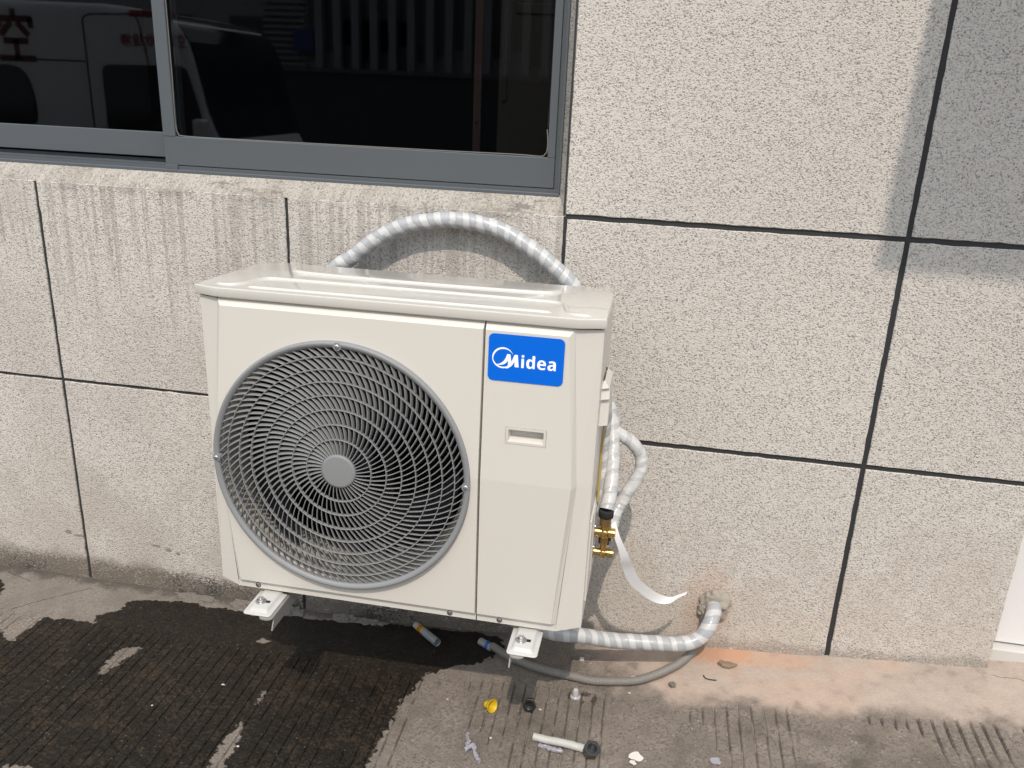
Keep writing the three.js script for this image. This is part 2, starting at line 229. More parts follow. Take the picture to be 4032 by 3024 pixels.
const pave = paint(PW, PH, (i, j, o) => {
  const x = PV.x0 + (i + 0.5) * psx, z = PV.z0 + (j + 0.5) * psz, X = x * 1000, Z = z * 1000;
  concrete(x, z, o);
  dirt(o, pits[j * PW + i] * 0.7, 0.05, 0.045, 0.04); dirt(o, grit[j * PW + i] * 0.75, 0.5, 0.47, 0.43);
  const f = vn(X / 3 + 50, Z / 3), m = fbm(x * 30 + 7, z * 30, 4), c = fbm(x * 6 + 9, z * 6, 3);
  // pale pinkish mortar screed beside the wall on the right, worn to a ragged edge
  const edge = 0.215 + 0.05 * (c - 0.5) + 0.06 * (m - 0.5), scr = (1 - sstep(edge - 0.05, edge + 0.03, z)) * sstep(-0.16, 0.12, x + 0.16 * (c - 0.5) + 0.14 * (m - 0.5) - 0.35 * Math.max(0, z - 0.09));
  const st = 0.86 + 0.2 * (m - 0.5) + 0.12 * (f - 0.5) + 0.12 * (c - 0.5);
  dirt(o, scr * mix(0.72, 0.96, sstep(0.3, 0.5, m + 0.12)), 0.53 * st, 0.44 * st, 0.378 * st);
  // grey screed behind the unit, left of it
  const lf = (1 - sstep(0.15, 0.24, z + 0.06 * (m - 0.5))) * (1 - sstep(-0.4, -0.1, x));
  dirt(o, lf * 0.45, 0.25 * st, 0.225 * st, 0.2 * st);
  // orange brick dust fallen from the drill hole
  const bd = Math.hypot((x - 0.262) / 0.085, (z - 0.012) / 0.085) + 1.1 * (m - 0.5) + 0.4 * (f - 0.5); dirt(o, 0.66 * (1 - sstep(0.45, 1.05, bd)), 0.56, 0.27, 0.15);
  const bd2 = Math.hypot((x - 0.38) / 0.16, (z - 0.02) / 0.06) + 1.1 * (m - 0.5); dirt(o, 0.45 * (1 - sstep(0.3, 1.1, bd2)), 0.6, 0.36, 0.24);
  // red-brown dust drifting over the screed on the right
  dirt(o, 0.28 * scr * sstep(0.45, 0.7, c), 0.50, 0.34, 0.26);
  // moss-dark soil in the wall corner on the left
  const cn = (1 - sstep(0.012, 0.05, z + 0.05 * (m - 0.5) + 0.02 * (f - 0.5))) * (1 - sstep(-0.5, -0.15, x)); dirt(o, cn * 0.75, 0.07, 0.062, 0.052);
  // black traffic stains on the far right
  const tr = sstep(0.5, 0.72, fbm(x * 9 + 31, z * 14, 3) * 0.6 + m * 0.4) * sstep(0.24, 0.32, z) * sstep(0.1, 0.4, x); dirt(o, tr * 0.55, 0.085, 0.076, 0.068);
  // oily drips by the clear plug
  for (const [a, b, w, h] of [[-0.078, 0.232, 0.016, 0.008], [-0.055, 0.25, 0.009, 0.016], [-0.082, 0.262, 0.005, 0.005], [-0.118, 0.24, 0.005, 0.016]]) dirt(o, 0.75 * (1 - sstep(0.6, 1.1, Math.hypot((x - a) / w, (z - b) / h) + 0.9 * (f - 0.5))), 0.03, 0.024, 0.016);
  o[4] = 0.92; let hgt = o[3];
  const gv = at(grooveMask, i, j); if (gv > 0) { dirt(o, gv * sstep(0.1, 0.45, m + 0.25 * f) * 0.62, 0.05, 0.043, 0.037); dirt(o, gv * sstep(0.52, 0.70, vn(X / 2.2, Z / 26)) * 0.7, 0.36, 0.30, 0.25); }
  const cr = at(crackMask, i, j); if (cr > 0) { dirt(o, cr * 0.85, 0.035, 0.03, 0.028); hgt -= cr * 0.4; }
  // standing damp: soaked concrete, ragged edge
  const jx = Math.round(5 * (vn(X / 9, Z / 9) - 0.5) * 2 + 2.4 * (f - 0.5) * 2), jz = Math.round(6 * (vn(X / 9 + 70, Z / 9) - 0.5) * 2);
  const w = 0.2 * (at(wetMask, i + jx, j + jz) * 2 + at(wetMask, i + jx + 1, j + jz) + at(wetMask, i + jx, j + jz + 1) + at(wetMask, i + jx - 1, j + jz));
  if (w > 0) {
    const mf = fbm(x * 150 + 3 + 3 * m, z * 190 + 3 * c, 4), tt = Math.max(0, 0.34 + 1.3 * (mf - 0.5) + 0.6 * (c - 0.5) + 0.9 * (f - 0.5)), soak = 0.07;
    let r = o[0] * soak + 0.0085 * tt * 2, g = o[1] * soak + 0.0062 * tt * 2, b = o[2] * soak + 0.004 * tt * 2;
    const br = sstep(0.50, 0.66, 0.55 * mf + 0.45 * m) * sstep(0.12, 0.3, z); r += 0.015 * br; g += 0.0098 * br; b += 0.0055 * br;
    const sp = grit[j * PW + i]; r = mix(r, 0.17, sp * 0.6); g = mix(g, 0.15, sp * 0.6); b = mix(b, 0.125, sp * 0.6);
    o[0] = mix(o[0], r, w); o[1] = mix(o[1], g, w); o[2] = mix(o[2], b, w); o[4] = mix(o[4], 0.62 + 0.3 * (f - 0.5) + 0.25 * (m - 0.5), w);
  }
  o[3] = hgt;
});
const paveMat = new THREE.MeshPhysicalMaterial({ map: pave.map, bumpMap: pave.bump, bumpScale: 0.0022, roughnessMap: pave.bump, roughness: 1, specularIntensity: 0.3, side: THREE.DoubleSide });
{ // one sheet with real tooled grooves
  const xs = []; const N = 300; for (let i = 0; i <= N; i++) xs.push([mix(PV.x0, PV.x1, i / N), null]);
  const cols = xs.filter(([x]) => !grooveList.some((g) => Math.abs(g[0] - x) < g[3] * 1.3)).map(([x]) => [x, 0, null]);
  for (const g of grooveList) if (g[0] > PV.x0 + 0.01 && g[0] < PV.x1 - 0.01) for (const [k, d] of [[-0.95, 0], [-0.6, 0], [-0.28, 1], [0.28, 1], [0.6, 0], [0.95, 0]]) cols.push([g[0] + k * g[3], d, g]);
  cols.sort((a, b) => a[0] - b[0]);
  const rows = 200, p = [], uv = [], ix = [];
  for (let j = 0; j <= rows; j++) for (const [x, d, g] of cols) {
    const z = mix(PV.z0, PV.z1, j / rows); let X = x, y = HX(x);
    const inner = sstep(0, 0.06, x - PV.x0) * sstep(0, 0.06, PV.x1 - x) * sstep(0, 0.06, PV.z1 - z);
    if (x > PV.x0 + 0.03 && x < PV.x1 - 0.03) X += tilt(x) * Math.max(0, z - 0.21) * inner;
    y += inner * (0.006 * (fbm(x * 7, z * 7, 3) - 0.5) + 0.0008 * (vn(x * 55, z * 55) - 0.5));
    if (d && g) { const on = sstep(g[1] - 0.006, g[1] + 0.012, z) * (1 - sstep(g[2] - 0.03, g[2] + 0.004, z)), deep = (g[3] > 0.005 ? 0.009 * (1 - 0.7 * sstep(0.28, 0.34, z)) : 0.0034) * (0.8 + 0.4 * vn(x * 200, z * 40)); y -= on * inner * deep; }
    p.push(X, y, z); uv.push((X - PV.x0) / (PV.x1 - PV.x0), (z - PV.z0) / (PV.z1 - PV.z0));
  }
  const n = cols.length; for (let j = 0; j < rows; j++) for (let i = 0; i < n - 1; i++) { const a = j * n + i; ix.push(a, a + n, a + 1, a + 1, a + n, a + n + 1); }
  const g = new THREE.BufferGeometry(); g.setAttribute('position', new THREE.Float32BufferAttribute(p, 3)); g.setAttribute('uv', new THREE.Float32BufferAttribute(uv, 2)); g.setIndex(ix); g.computeVertexNormals();
  structure('pavement', g, paveMat);
}
const roadTex = paint(1024, 1024, (i, j, o) => { concrete(i * 0.003 + 20, j * 0.003 + 9, o); o[0] *= 1.05; o[1] *= 1.05; o[2] *= 1.05; }, THREE.MirroredRepeatWrapping);
const roadMat = new THREE.MeshStandardMaterial({ map: roadTex.map, bumpMap: roadTex.bump, bumpScale: 0.003, roughness: 0.93, side: THREE.DoubleSide });
{ // the rest of the ground, butted round the paving, out to the horizon
  const p = [], ix = []; const xs = [-80, -20, -6, -2.1, -1.6, -1.2, -0.9, -0.75, -0.65, -0.55, -0.45, -0.3, 0, 0.5, 1.1, 3, 12, 80];
  const strip = (x0, x1, z0, z1) => { const q = xs.filter((x) => x >= x0 && x <= x1), b = p.length / 3; for (const x of q) p.push(x, HX(x), z0, x, HX(x), z1); for (let i = 0; i < q.length - 1; i++) { const a = b + 2 * i; ix.push(a, a + 1, a + 2, a + 2, a + 1, a + 3); } };
  strip(-80, -2.1, -20, 80); strip(1.1, 80, -20, 80); strip(-2.1, 1.1, 0.9, 80); strip(-2.1, 1.1, -20, -0.05);
  const g = new THREE.BufferGeometry(); g.setAttribute('position', new THREE.Float32BufferAttribute(p, 3)); const uv = []; for (let i = 0; i < p.length; i += 3) uv.push(p[i] / 3.072, p[i + 2] / 3.072);
  g.setAttribute('uv', new THREE.Float32BufferAttribute(uv, 2)); g.setIndex(ix); g.computeVertexNormals(); structure('ground', g, roadMat);
}

// ---------------------------------------------------------------- building wall with its panels, sill and window
const wall = thing('building_wall', 'pale speckled stone-finish wall of large panels with dark joints', 'wall', [-0.6, 0, 0]);
const jointMat = std([0.030, 0.031, 0.034], 0.7), coreMat = std([0.3, 0.29, 0.27], 0.9);
part(wall, 'joint_bed', [box(JV[2] - 0.006, XEND - 0.004, -0.1, 4.0, -0.03, -0.0042), box(-6.5, JV[2] - 0.006, -0.1, 1.197, -0.03, -0.0044), box(-6.5, JV[2] - 0.006, 2.76, 4.0, -0.03, -0.0044), box(-6.5, -3.107, 1.197, 2.76, -0.03, -0.0044)], jointMat, 'dark recessed joint lines');
part(wall, 'core', [box(-0.24, XEND - 0.006, -0.1, 4.0, -0.30, -0.031), box(-6.5, -0.24, -0.1, 1.19, -0.30, -0.031), box(-6.5, -0.24, 2.77, 4.0, -0.30, -0.031), box(-6.5, -3.12, 1.19, 2.77, -0.30, -0.031)], coreMat);
const low = (x) => HX(x) - 0.04, gl = 0.0042, gr = 0.0062, cl = [-2.34, ...JV.slice(0, 3)];
for (let c = 0; c < 3; c++) {
  const a = cl[c] + gl, b = cl[c + 1] - gl;
  part(wall, 'panel', slab(a, b, 0, YH2 - gl, 'L', 0.0008, low), matL); part(wall, 'panel', slab(a, b, YH2 + gl, YH1, 'L', 0.0008), matL);
}
for (const [a, b] of [[JV[2] + gl, JV[3] - gr], [JV[3] + gr, XEND]]) {
  part(wall, 'panel', slab(a, b, 0, YH2 - gr, 'R', 0.0008, low), matR); part(wall, 'panel', slab(a, b, YH2 + gr, YH1 - gr, 'R', 0.0008), matR); part(wall, 'panel', slab(a < 0 ? JV[2] : a, b, YH1 + gr, 1.757 - gr, 'R', 0.0008), matR);
  for (const y of [1.757, 2.311, 2.865, 3.419]) part(wall, 'panel', slab(a < 0 ? JV[2] : a, b, y + gr, y + 0.554 - gr, 'T', 0.0008), matT);
}
for (const [a, b] of [[-6.45, -5.85], [-5.85, -5.15], [-5.15, -4.45], [-4.45, -3.745], [-3.745, -3.042], [-3.042, -2.34]]) {
  part(wall, 'panel', slab(a + gl, b - gl, -0.05, YH2 - gl, 'T'), matT); part(wall, 'panel', slab(a + gl, b - gl, YH2 + gl, YH1, 'T'), matT);
  if (b < -3.1) for (const y of [YH1, 1.757, 2.311]) part(wall, 'panel', slab(a + gl, Math.min(b, -3.11) - gl, y + gl, y + 0.554 - gl, 'T'), matT);
}
for (const [a, b] of [[-6.45, -4.45], [-4.45, -3.042], [-3.042, -1.637], [-1.637, JV[2]]]) part(wall, 'panel', slab(a + gl, b - gl, 2.865 - 0.1, 3.95, 'T'), matT);
// sloping sill and splayed jamb round the recessed window
const WD = -0.06, WX1 = -0.2565, WX0 = -3.09, WY0 = 1.241, WY1 = 2.74;
{
  const s = []; const n = 60; for (let i = 0; i < n; i++) { const a = mix(WX0, -0.2315, i / n), b = mix(WX0, -0.2315, (i + 1) / n), q = (x, k) => (rnd() < 0.0 ? 0 : 0.0016 * (vn(x * 23, k * 7) - 0.5)); const xe = (x) => Math.min(x, WX1); s.push([[a, YH1, q(a, 1) - 0.0012], [b, YH1, q(b, 1) - 0.0012], [xe(b), WY0 + 0.004, WD - 0.004], [xe(a), WY0 + 0.004, WD - 0.004]]); }
  part(wall, 'window_sill', wallUV(quads(s), 'L'), matL, 'sloping stone-finish sill with flaked edge');
  part(wall, 'window_jamb', wallUV(quads([[[-0.2315, YH1, -0.0012], [-0.2315, 2.77, -0.0012], [WX1 + 0.0, 2.77, WD - 0.004], [WX1 + 0.0, WY0, WD - 0.004]]]), 'L'), matL);
}
const alu = phy([0.098, 0.112, 0.125], 0.42, { clearcoat: 0.15, clearcoatRoughness: 0.3 }), seal = std([0.16, 0.155, 0.145], 0.7), rubber = std([0.02, 0.02, 0.02], 0.7);
const win = part(wall, 'window', [ // outer frame
  box(WX0, WX1, WY0 - 0.002, 1.258, -0.13, -0.062), rbox(WX0, WX1, 1.2395, 1.2485, -0.075, -0.056, 0.002), box(-0.2715, WX1, 1.258, WY1, -0.13, -0.066), rbox(-0.262, WX1 + 0.0005, 1.2485, WY1, -0.07, -0.0575, 0.002), box(WX0, WX0 + 0.03, 1.258, WY1, -0.13, -0.062), box(WX0, WX1, WY1, WY1 + 0.03, -0.13, -0.062)], alu, 'slate grey aluminium sliding window');
const sash = (x0, x1, y0, y1, z, yb, xl, xr) => [rbox(x0, x1, y0, yb, z - 0.022, z, 0.0018), rbox(x0, xl, yb - 0.0004, y1, z - 0.022, z + 0.0012, 0.0018), rbox(xr, x1, yb - 0.0004, y1, z - 0.022, z + 0.0012, 0.0018), rbox(x0, x1, y1, y1 + 0.06, z - 0.022, z, 0.0018)];
part(win, 'sash', [...sash(-1.292, -0.2722, 1.2595, 2.66, -0.0605, 1.331, -1.258, -0.2905), rbox(-1.2925, -1.2575, 1.2485, 1.2605, -0.08, -0.0575, 0.001)], alu);
part(win, 'sash', sash(WX0 + 0.03, -1.255, 1.275, 2.66, -0.088, 1.338, WX0 + 0.07, -1.285), alu);
part(win, 'track', [box(WX0 + 0.03, -1.2925, 1.2586, 1.262, -0.086, -0.063), box(WX0 + 0.03, -1.2925, 1.2586, 1.269, -0.108, -0.104)], alu);
const glassMat = phy([0.30, 0.32, 0.33], 0.02, { transmission: 1, thickness: 0, ior: 1.52 });
part(win, 'glass_pane', quads([[[-1.26, 1.329, -0.0722], [-0.288, 1.329, -0.0722], [-0.288, 2.662, -0.0722], [-1.26, 2.662, -0.0722]]]), glassMat);
part(win, 'glass_pane', quads([[[WX0 + 0.068, 1.336, -0.0992], [-1.283, 1.336, -0.0992], [-1.283, 2.662, -0.0992], [WX0 + 0.068, 2.662, -0.0992]]]), glassMat);
// grey glazing gasket, working loose at the lower right corner
part(win, 'gasket', [tube(curve([[-1.2565, 1.9, -0.0665], [-1.2562, 1.5, -0.0665], [-1.2563, 1.345, -0.0665], [-1.251, 1.334, -0.0662], [-1.236, 1.3325, -0.066], [-0.9, 1.3322, -0.0662], [-0.6, 1.3325, -0.066], [-0.34, 1.3335, -0.065], [-0.315, 1.3325, -0.062], [-0.297, 1.335, -0.061], [-0.2925, 1.345, -0.062], [-0.292, 1.37, -0.064], [-0.2955, 1.395, -0.068]]), 0.0016, 120, 6)], seal);
part(win, 'gasket', tube(curve([[-0.2935, 1.40, -0.066], [-0.2915, 1.5, -0.0665], [-0.2912, 2.0, -0.0665]]), 0.0012, 20, 6), rubber);
// room behind the glass
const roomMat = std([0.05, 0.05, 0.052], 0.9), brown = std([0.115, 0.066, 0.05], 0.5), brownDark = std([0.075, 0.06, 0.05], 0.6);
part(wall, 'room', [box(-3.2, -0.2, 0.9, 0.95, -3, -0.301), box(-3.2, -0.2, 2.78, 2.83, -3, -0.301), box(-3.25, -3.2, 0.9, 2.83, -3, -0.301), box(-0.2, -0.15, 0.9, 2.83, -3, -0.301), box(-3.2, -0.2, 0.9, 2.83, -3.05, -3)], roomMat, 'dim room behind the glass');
const cab = thing('cabinet', 'dark brown cabinet seen dimly inside behind the right window pane', 'cabinet', [-0.38, 0.95, -0.2]);
part(cab, 'carcass', box(-0.466, -0.245, 0.951, 2.5, -0.42, -0.312), brownDark);
part(cab, 'edge_strip', rbox(-0.494, -0.4745, 0.951, 2.5, -0.15, -0.14, 0.002), brown);
part(cab, 'moulding', [rbox(-0.455, -0.443, 1.45, 2.0, -0.313, -0.306, 0.004), rbox(-0.425, -0.26, 1.665, 1.69, -0.313, -0.307, 0.006), rbox(-0.315, -0.305, 1.45, 1.6, -0.313, -0.306, 0.004)], brownDark);
for (const y of [1.40, 1.685]) part(cab, 'screw', cyl([-0.484, y, -0.1405], [-0.484, y, -0.137], 0.0035, 0.003, 10), rubber);

// white door in the recess where the wall ends
const doorMat = phy([0.80, 0.79, 0.79], 0.35), sillMat = std([0.62, 0.60, 0.58], 0.8);
const door = thing('metal_door', 'white smooth metal door at the right end of the wall', 'door', [1.4, 0.17, -0.07]);
part(door, 'leaf', rbox(0.9475, 1.85, 0.178, 2.25, -0.10, -0.06, 0.003), doorMat);
part(door, 'frame', [box(0.921, 0.9455, 0.172, 2.30, -0.12, -0.064), box(1.8525, 1.90, 0.172, 2.30, -0.12, -0.064), box(0.9455, 1.8525, 2.253, 2.30, -0.12, -0.064)], doorMat);
part(door, 'threshold', rbox(0.921, 1.90, 0.10, 0.1715, -0.20, -0.035, 0.004), sillMat, 'chipped white threshold');
part(wall, 'end_wall', [box(1.91, 4.5, -0.1, 4.0, -0.30, 0.0), box(XEND - 0.006, 1.91, 2.31, 4.0, -0.30, -0.0)], coreMat);
// added unseen slab, shaped so its shade falls on the upper right wall
const addedCanopyMat = std([0.5, 0.5, 0.48], 0.8);
const canopy = thing('added_canopy', 'added unseen slab over the white door, shaped to shade the upper right wall', 'canopy', [1.5, 2.5, 0.7]);
{
  const yb = 1.133 + 1.355, c = (x, z) => [x, z]; const s = new THREE.Shape([[0.513, 0], [0.62, 1.0], [2.6, 1.0], [2.6, 0]].map((q) => new THREE.Vector2(...q)));
  const g = new THREE.ExtrudeGeometry(s, { depth: 0.12, bevelEnabled: false }).rotateX(-Math.PI / 2).scale(1, 1, -1).translate(0, yb, 0.002); part(canopy, 'slab', g, addedCanopyMat); }
// ---------------------------------------------------------------- outdoor unit of the air conditioner
const speck = paint(256, 256, (i, j, o) => { const n = vn(i / 2.2, j / 2.2), m = vn(i / 1.1 + 8, j / 1.1); o[0] = o[1] = o[2] = 0.9 + 0.04 * n; o[3] = 0.5 * n + 0.5 * m; o[4] = 0.8; }, THREE.MirroredRepeatWrapping);
speck.bump.repeat.set(6, 6);
const cream = phy([0.665, 0.638, 0.588], 0.46, { bumpMap: speck.bump, bumpScale: 0.00012, clearcoat: 0.12, clearcoatRoughness: 0.35 });
const creamGlossDimmed = phy([0.60, 0.578, 0.535], 0.4, { clearcoat: 1, clearcoatRoughness: 0.05 });  // same cream as the panels, darkened to offset sunlight on the lid top
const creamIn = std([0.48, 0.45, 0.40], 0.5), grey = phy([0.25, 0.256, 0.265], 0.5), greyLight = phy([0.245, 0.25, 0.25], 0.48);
const blackIn = std([0.012, 0.012, 0.014], 0.8), fanMat = phy([0.010, 0.012, 0.022], 0.35), steel = phy([0.62, 0.62, 0.62], 0.25, { metalness: 1 }), steelDull = phy([0.42, 0.42, 0.42], 0.38, { metalness: 1 });
const zinc = phy([0.40, 0.385, 0.37], 0.5, { metalness: 0.6 }), white = phy([0.54, 0.53, 0.515], 0.35), brass = phy([0.62, 0.43, 0.16], 0.27, { metalness: 1 }), brassOld = phy([0.45, 0.29, 0.13], 0.36, { metalness: 1 });
const unit = thing('outdoor_unit', 'cream air conditioner outdoor unit with grey round fan grille on wall brackets', 'air conditioner', [-0.51, 0.352, 0.3]);
const HUB = [-0.629, 0.699];
// chassis: sides, back, base
part(unit, 'side_panel', box(-0.936, -0.932, 0.374, 1.052, 0.168, 0.4255), cream);
const sideR = part(unit, 'side_panel', [box(-0.0985, -0.0925, 0.374, 1.052, 0.168, 0.4235), rbox(-0.0935, -0.0885, 0.42, 0.62, 0.20, 0.39, 0.0024)], cream);
part(unit, 'back_panel', box(-0.35, -0.0985, 0.362, 1.052, 0.166, 0.170), cream);
part(unit, 'base_pan', [box(-0.925, -0.1005, 0.360, 0.366, 0.168, 0.415), box(-0.928, -0.0985, 0.359, 0.38, 0.1655, 0.1678)], cream);
part(unit, 'partition', box(-0.345, -0.340, 0.364, 1.05, 0.172, 0.425), blackIn);
const coil = [box(-0.925, -0.35, 0.37, 1.045, 0.172, 0.178)]; for (let i = 0; i < 30; i++) coil.push(cyl([-0.92, 0.385 + i * 0.022, 0.184], [-0.35, 0.385 + i * 0.022, 0.184], 0.003, 0.003, 6));
part(unit, 'coil', coil, blackIn);
part(unit, 'lining', [box(-0.9265, -0.3455, 1.046, 1.050, 0.18, 0.42), box(-0.9265, -0.921, 0.366, 1.046, 0.186, 0.42)], blackIn);
{ // front cover: folded face, side facets falling back to the sides
  const Y = [0.365, 0.72, 1.0505], Yo = [0.375, 0.72, 1.0505], YB = [0.3835, 0.72, 1.0495], YF = [0.3875, 0.72, 1.0375];
  const oL = [[-0.937, 0.425], [-0.929, 0.430], [-0.937, 0.425]], bL = [-0.890, -0.9175, -0.891], bR = [-0.147, -0.1235, -0.148], oR = [[-0.0945, 0.423], [-0.0945, 0.426], [-0.0945, 0.423]];
  const zb = 0.4365, zf = [0.4455, 0.4555, 0.4475], S0 = -0.3256, S1 = -0.3229, inset = 0.0095;
  const facet = (o, b, flip) => { const q = []; for (let k = 0; k < 2; k++) { const a = [[o[k][0], Yo[k], o[k][1]], [b[k], Y[k], zb], [b[k + 1], Y[k + 1], zb], [o[k + 1][0], Yo[k + 1], o[k + 1][1]]]; q.push(flip ? a.reverse() : a); q.push([[o[k][0], Yo[k], o[k][1] - 0.004], [o[k][0], Yo[k], o[k][1]], [o[k + 1][0], Yo[k + 1], o[k + 1][1]], [o[k + 1][0], Yo[k + 1], o[k + 1][1] - 0.004]]); } return q; };
  const lips = (x0, x1) => [[[x0, Y[0], zb], [x1, Y[0], zb], [x1, YB[0], zb], [x0, YB[0], zb]], [[x0, YB[2], zb], [x1, YB[2], zb], [x1, 1.056, zb - 0.004], [x0, 1.056, zb - 0.004]], [[x0, Y[0], zb], [x0, Y[0], zb - 0.012], [x1, Y[0], zb - 0.012], [x1, Y[0], zb]]];
  const bevel = (l, r, li, ri) => { const q = []; // l, r base edges at 3 levels; li, ri face edges
    for (let k = 0; k < 2; k++) { q.push([[l[k], YB[k], zb], [li[k], YF[k], zf[k]], [li[k + 1], YF[k + 1], zf[k + 1]], [l[k + 1], YB[k + 1], zb]]); q.push([[ri[k], YF[k], zf[k]], [r[k], YB[k], zb], [r[k + 1], YB[k + 1], zb], [ri[k + 1], YF[k + 1], zf[k + 1]]]); }
    q.push([[l[0], YB[0], zb], [r[0], YB[0], zb], [ri[0], YF[0], zf[0]], [li[0], YF[0], zf[0]]]); q.push([[li[2], YF[2], zf[2]], [ri[2], YF[2], zf[2]], [r[2], YB[2], zb], [l[2], YB[2], zb]]); return q; };
  const c3 = (v) => [v, v, v], add = (a, d) => a.map((x) => x + d);
  // left panel with the round opening
  const li = add(bL, inset), rI = c3(S0 - 0.0012), R = 0.2795, dy = 0.72 - HUB[1], xa = Math.sqrt(R * R - dy * dy), a0 = Math.asin(dy / R);
  const zAt = (y) => y > 0.72 ? mix(zf[1], zf[2], (y - 0.72) / (YF[2] - 0.72)) : mix(zf[1], zf[0], (0.72 - y) / (0.72 - YF[0]));
  const up = new THREE.Shape(), dn = new THREE.Shape();
  up.moveTo(li[1], 0.72); up.lineTo(HUB[0] - xa, 0.72); up.absarc(HUB[0], HUB[1], R, Math.PI - a0, a0, true); up.lineTo(rI[1], 0.72); up.lineTo(rI[2], YF[2]); up.lineTo(li[2], YF[2]); up.closePath();
  dn.moveTo(li[1], 0.72); dn.lineTo(li[0], YF[0]); dn.lineTo(rI[0], YF[0]); dn.lineTo(rI[1], 0.72); dn.lineTo(HUB[0] + xa, 0.72); dn.absarc(HUB[0], HUB[1], R, a0, -Math.PI - a0, true); dn.closePath();
  const sheet = (s) => { const g = new THREE.ShapeGeometry(s, 64), p = g.attributes.position; for (let i = 0; i < p.count; i++) p.setZ(i, zAt(p.getY(i))); g.computeVertexNormals(); return g; };
  part(unit, 'front_panel', [sheet(up), sheet(dn), quads([...bevel(bL, c3(S0), li, rI), ...lips(bL[0], S0), ...facet(oL, bL, false), [[S0, Y[0], zb], [S0, Y[0], zb - 0.02], [S0, Y[2], zb - 0.02], [S0, Y[2], zb]]])], cream);
  // right-hand service panel
  const lI = c3(S1 + 0.0012), ri = add(bR, -inset), q = bevel(c3(S1), bR, lI, ri); const HX0 = -0.273, HX1 = -0.190, HY0 = 0.8045, HY1 = 0.8415, zz = (x, y) => [x, y, zAt(y)];
  q.push([[lI[0], YF[0], zf[0]], [ri[0], YF[0], zf[0]], [ri[1], YF[1], zf[1]], [lI[1], YF[1], zf[1]]]);
  const xr = (y) => mix(ri[1], ri[2], (y - 0.72) / (YF[2] - 0.72)), l0 = lI[0];
  q.push([zz(l0, 0.72), zz(ri[1], 0.72), zz(xr(HY0), HY0), zz(l0, HY0)], [zz(l0, HY1), zz(xr(HY1), HY1), zz(ri[2], YF[2]), zz(l0, YF[2])], [zz(l0, HY0), zz(HX0, HY0), zz(HX0, HY1), zz(l0, HY1)], [zz(HX1, HY0), zz(xr(HY0), HY0), zz(xr(HY1), HY1), zz(HX1, HY1)]);
  const service = part(unit, 'service_panel', quads([...q, ...lips(S1, bR[0]), ...facet(oR, bR, true), [[S1, Y[0], zb], [S1, Y[0], zb - 0.02], [S1, Y[2], zb - 0.02], [S1, Y[2], zb]]]), cream);
  // recessed finger pull
  const z0 = 0.4525, z1 = 0.4535, z2 = 0.434, I = 0.0055, r = (x, y, z) => [x, y, z];
  const A = [[HX0 + .0006, HY0 + .0006], [HX1 - .0006, HY0 + .0006], [HX1 - .0006, HY1 - .0006], [HX0 + .0006, HY1 - .0006]], B = [[HX0 + I, HY0 + I], [HX1 - I, HY0 + I], [HX1 - I, HY1 - I], [HX0 + I, HY1 - I]], C = [[HX0 + I + .003, HY0 + .013], [HX1 - I - .001, HY0 + .013], [HX1 - I - .001, HY1 - I], [HX0 + I + .003, HY1 - I]];
  const hq = []; for (let k = 0; k < 4; k++) { const m = (k + 1) % 4; hq.push([r(...A[k], z0 - 0.006), r(...A[m], z0 - 0.006), r(...A[m], z1), r(...A[k], z1)], [r(...A[k], z1), r(...A[m], z1), r(...B[m], z1), r(...B[k], z1)], [r(...B[k], z1), r(...B[m], z1), r(...C[m], z2), r(...C[k], z2)]); } hq.push(C.map((c) => r(...c, z2)));
  part(service, 'handle', [quads(hq)], cream);
  // printed logo plate
  const cv = document.createElement('canvas'); cv.width = 1200; cv.height = 768; const x = cv.getContext('2d');
  x.fillStyle = '#0068dc'; x.fillRect(0, 0, 1200, 768); x.fillStyle = x.strokeStyle = '#ffffff';
  const cx = 235, cy = 385, ring = (ox, oy, ro, ri2, s, e) => { x.beginPath(); x.arc(cx, cy, ro, s, e, false); x.arc(cx + ox, cy + oy, ri2, e, s, true); x.closePath(); x.fill(); };
  x.save(); x.beginPath(); x.rect(0, 0, 1200, 768); x.clip();
  x.beginPath(); x.arc(cx, cy, 172, Math.PI * 0.98, Math.PI * 1.90, false); x.arc(cx + 14, cy + 22, 168, Math.PI * 1.87, Math.PI * 0.99, true); x.closePath(); x.fill(); // crescent over the top
  x.beginPath(); x.arc(cx, cy, 172, Math.PI * 0.98, Math.PI * 0.16, true); x.arc(cx + 4, cy - 22, 168, Math.PI * 0.22, Math.PI * 0.97, false); x.closePath(); x.fill(); // sweep under it
  x.beginPath(); x.moveTo(120, 500); x.bezierCurveTo(210, 490, 270, 440, 300, 318); x.lineTo(352, 318); x.lineTo(372, 440); x.lineTo(420, 318); x.lineTo(470, 318); x.lineTo(492, 520); x.lineTo(428, 520); x.lineTo(420, 430); x.bezierCurveTo(395, 500, 350, 540, 290, 560); x.bezierCurveTo(320, 520, 322, 470, 318, 420); x.bezierCurveTo(290, 480, 230, 520, 120, 500); x.closePath(); x.fill();
  x.restore(); x.font = 'bold 300px sans-serif'; x.textBaseline = 'alphabetic'; x.save(); x.translate(508, 522); const tw = x.measureText('idea').width; x.scale(590 / tw, 0.93); x.fillText('idea', 0, 0); x.restore();
  const lt = new THREE.CanvasTexture(cv); lt.colorSpace = THREE.SRGBColorSpace; lt.flipY = true;
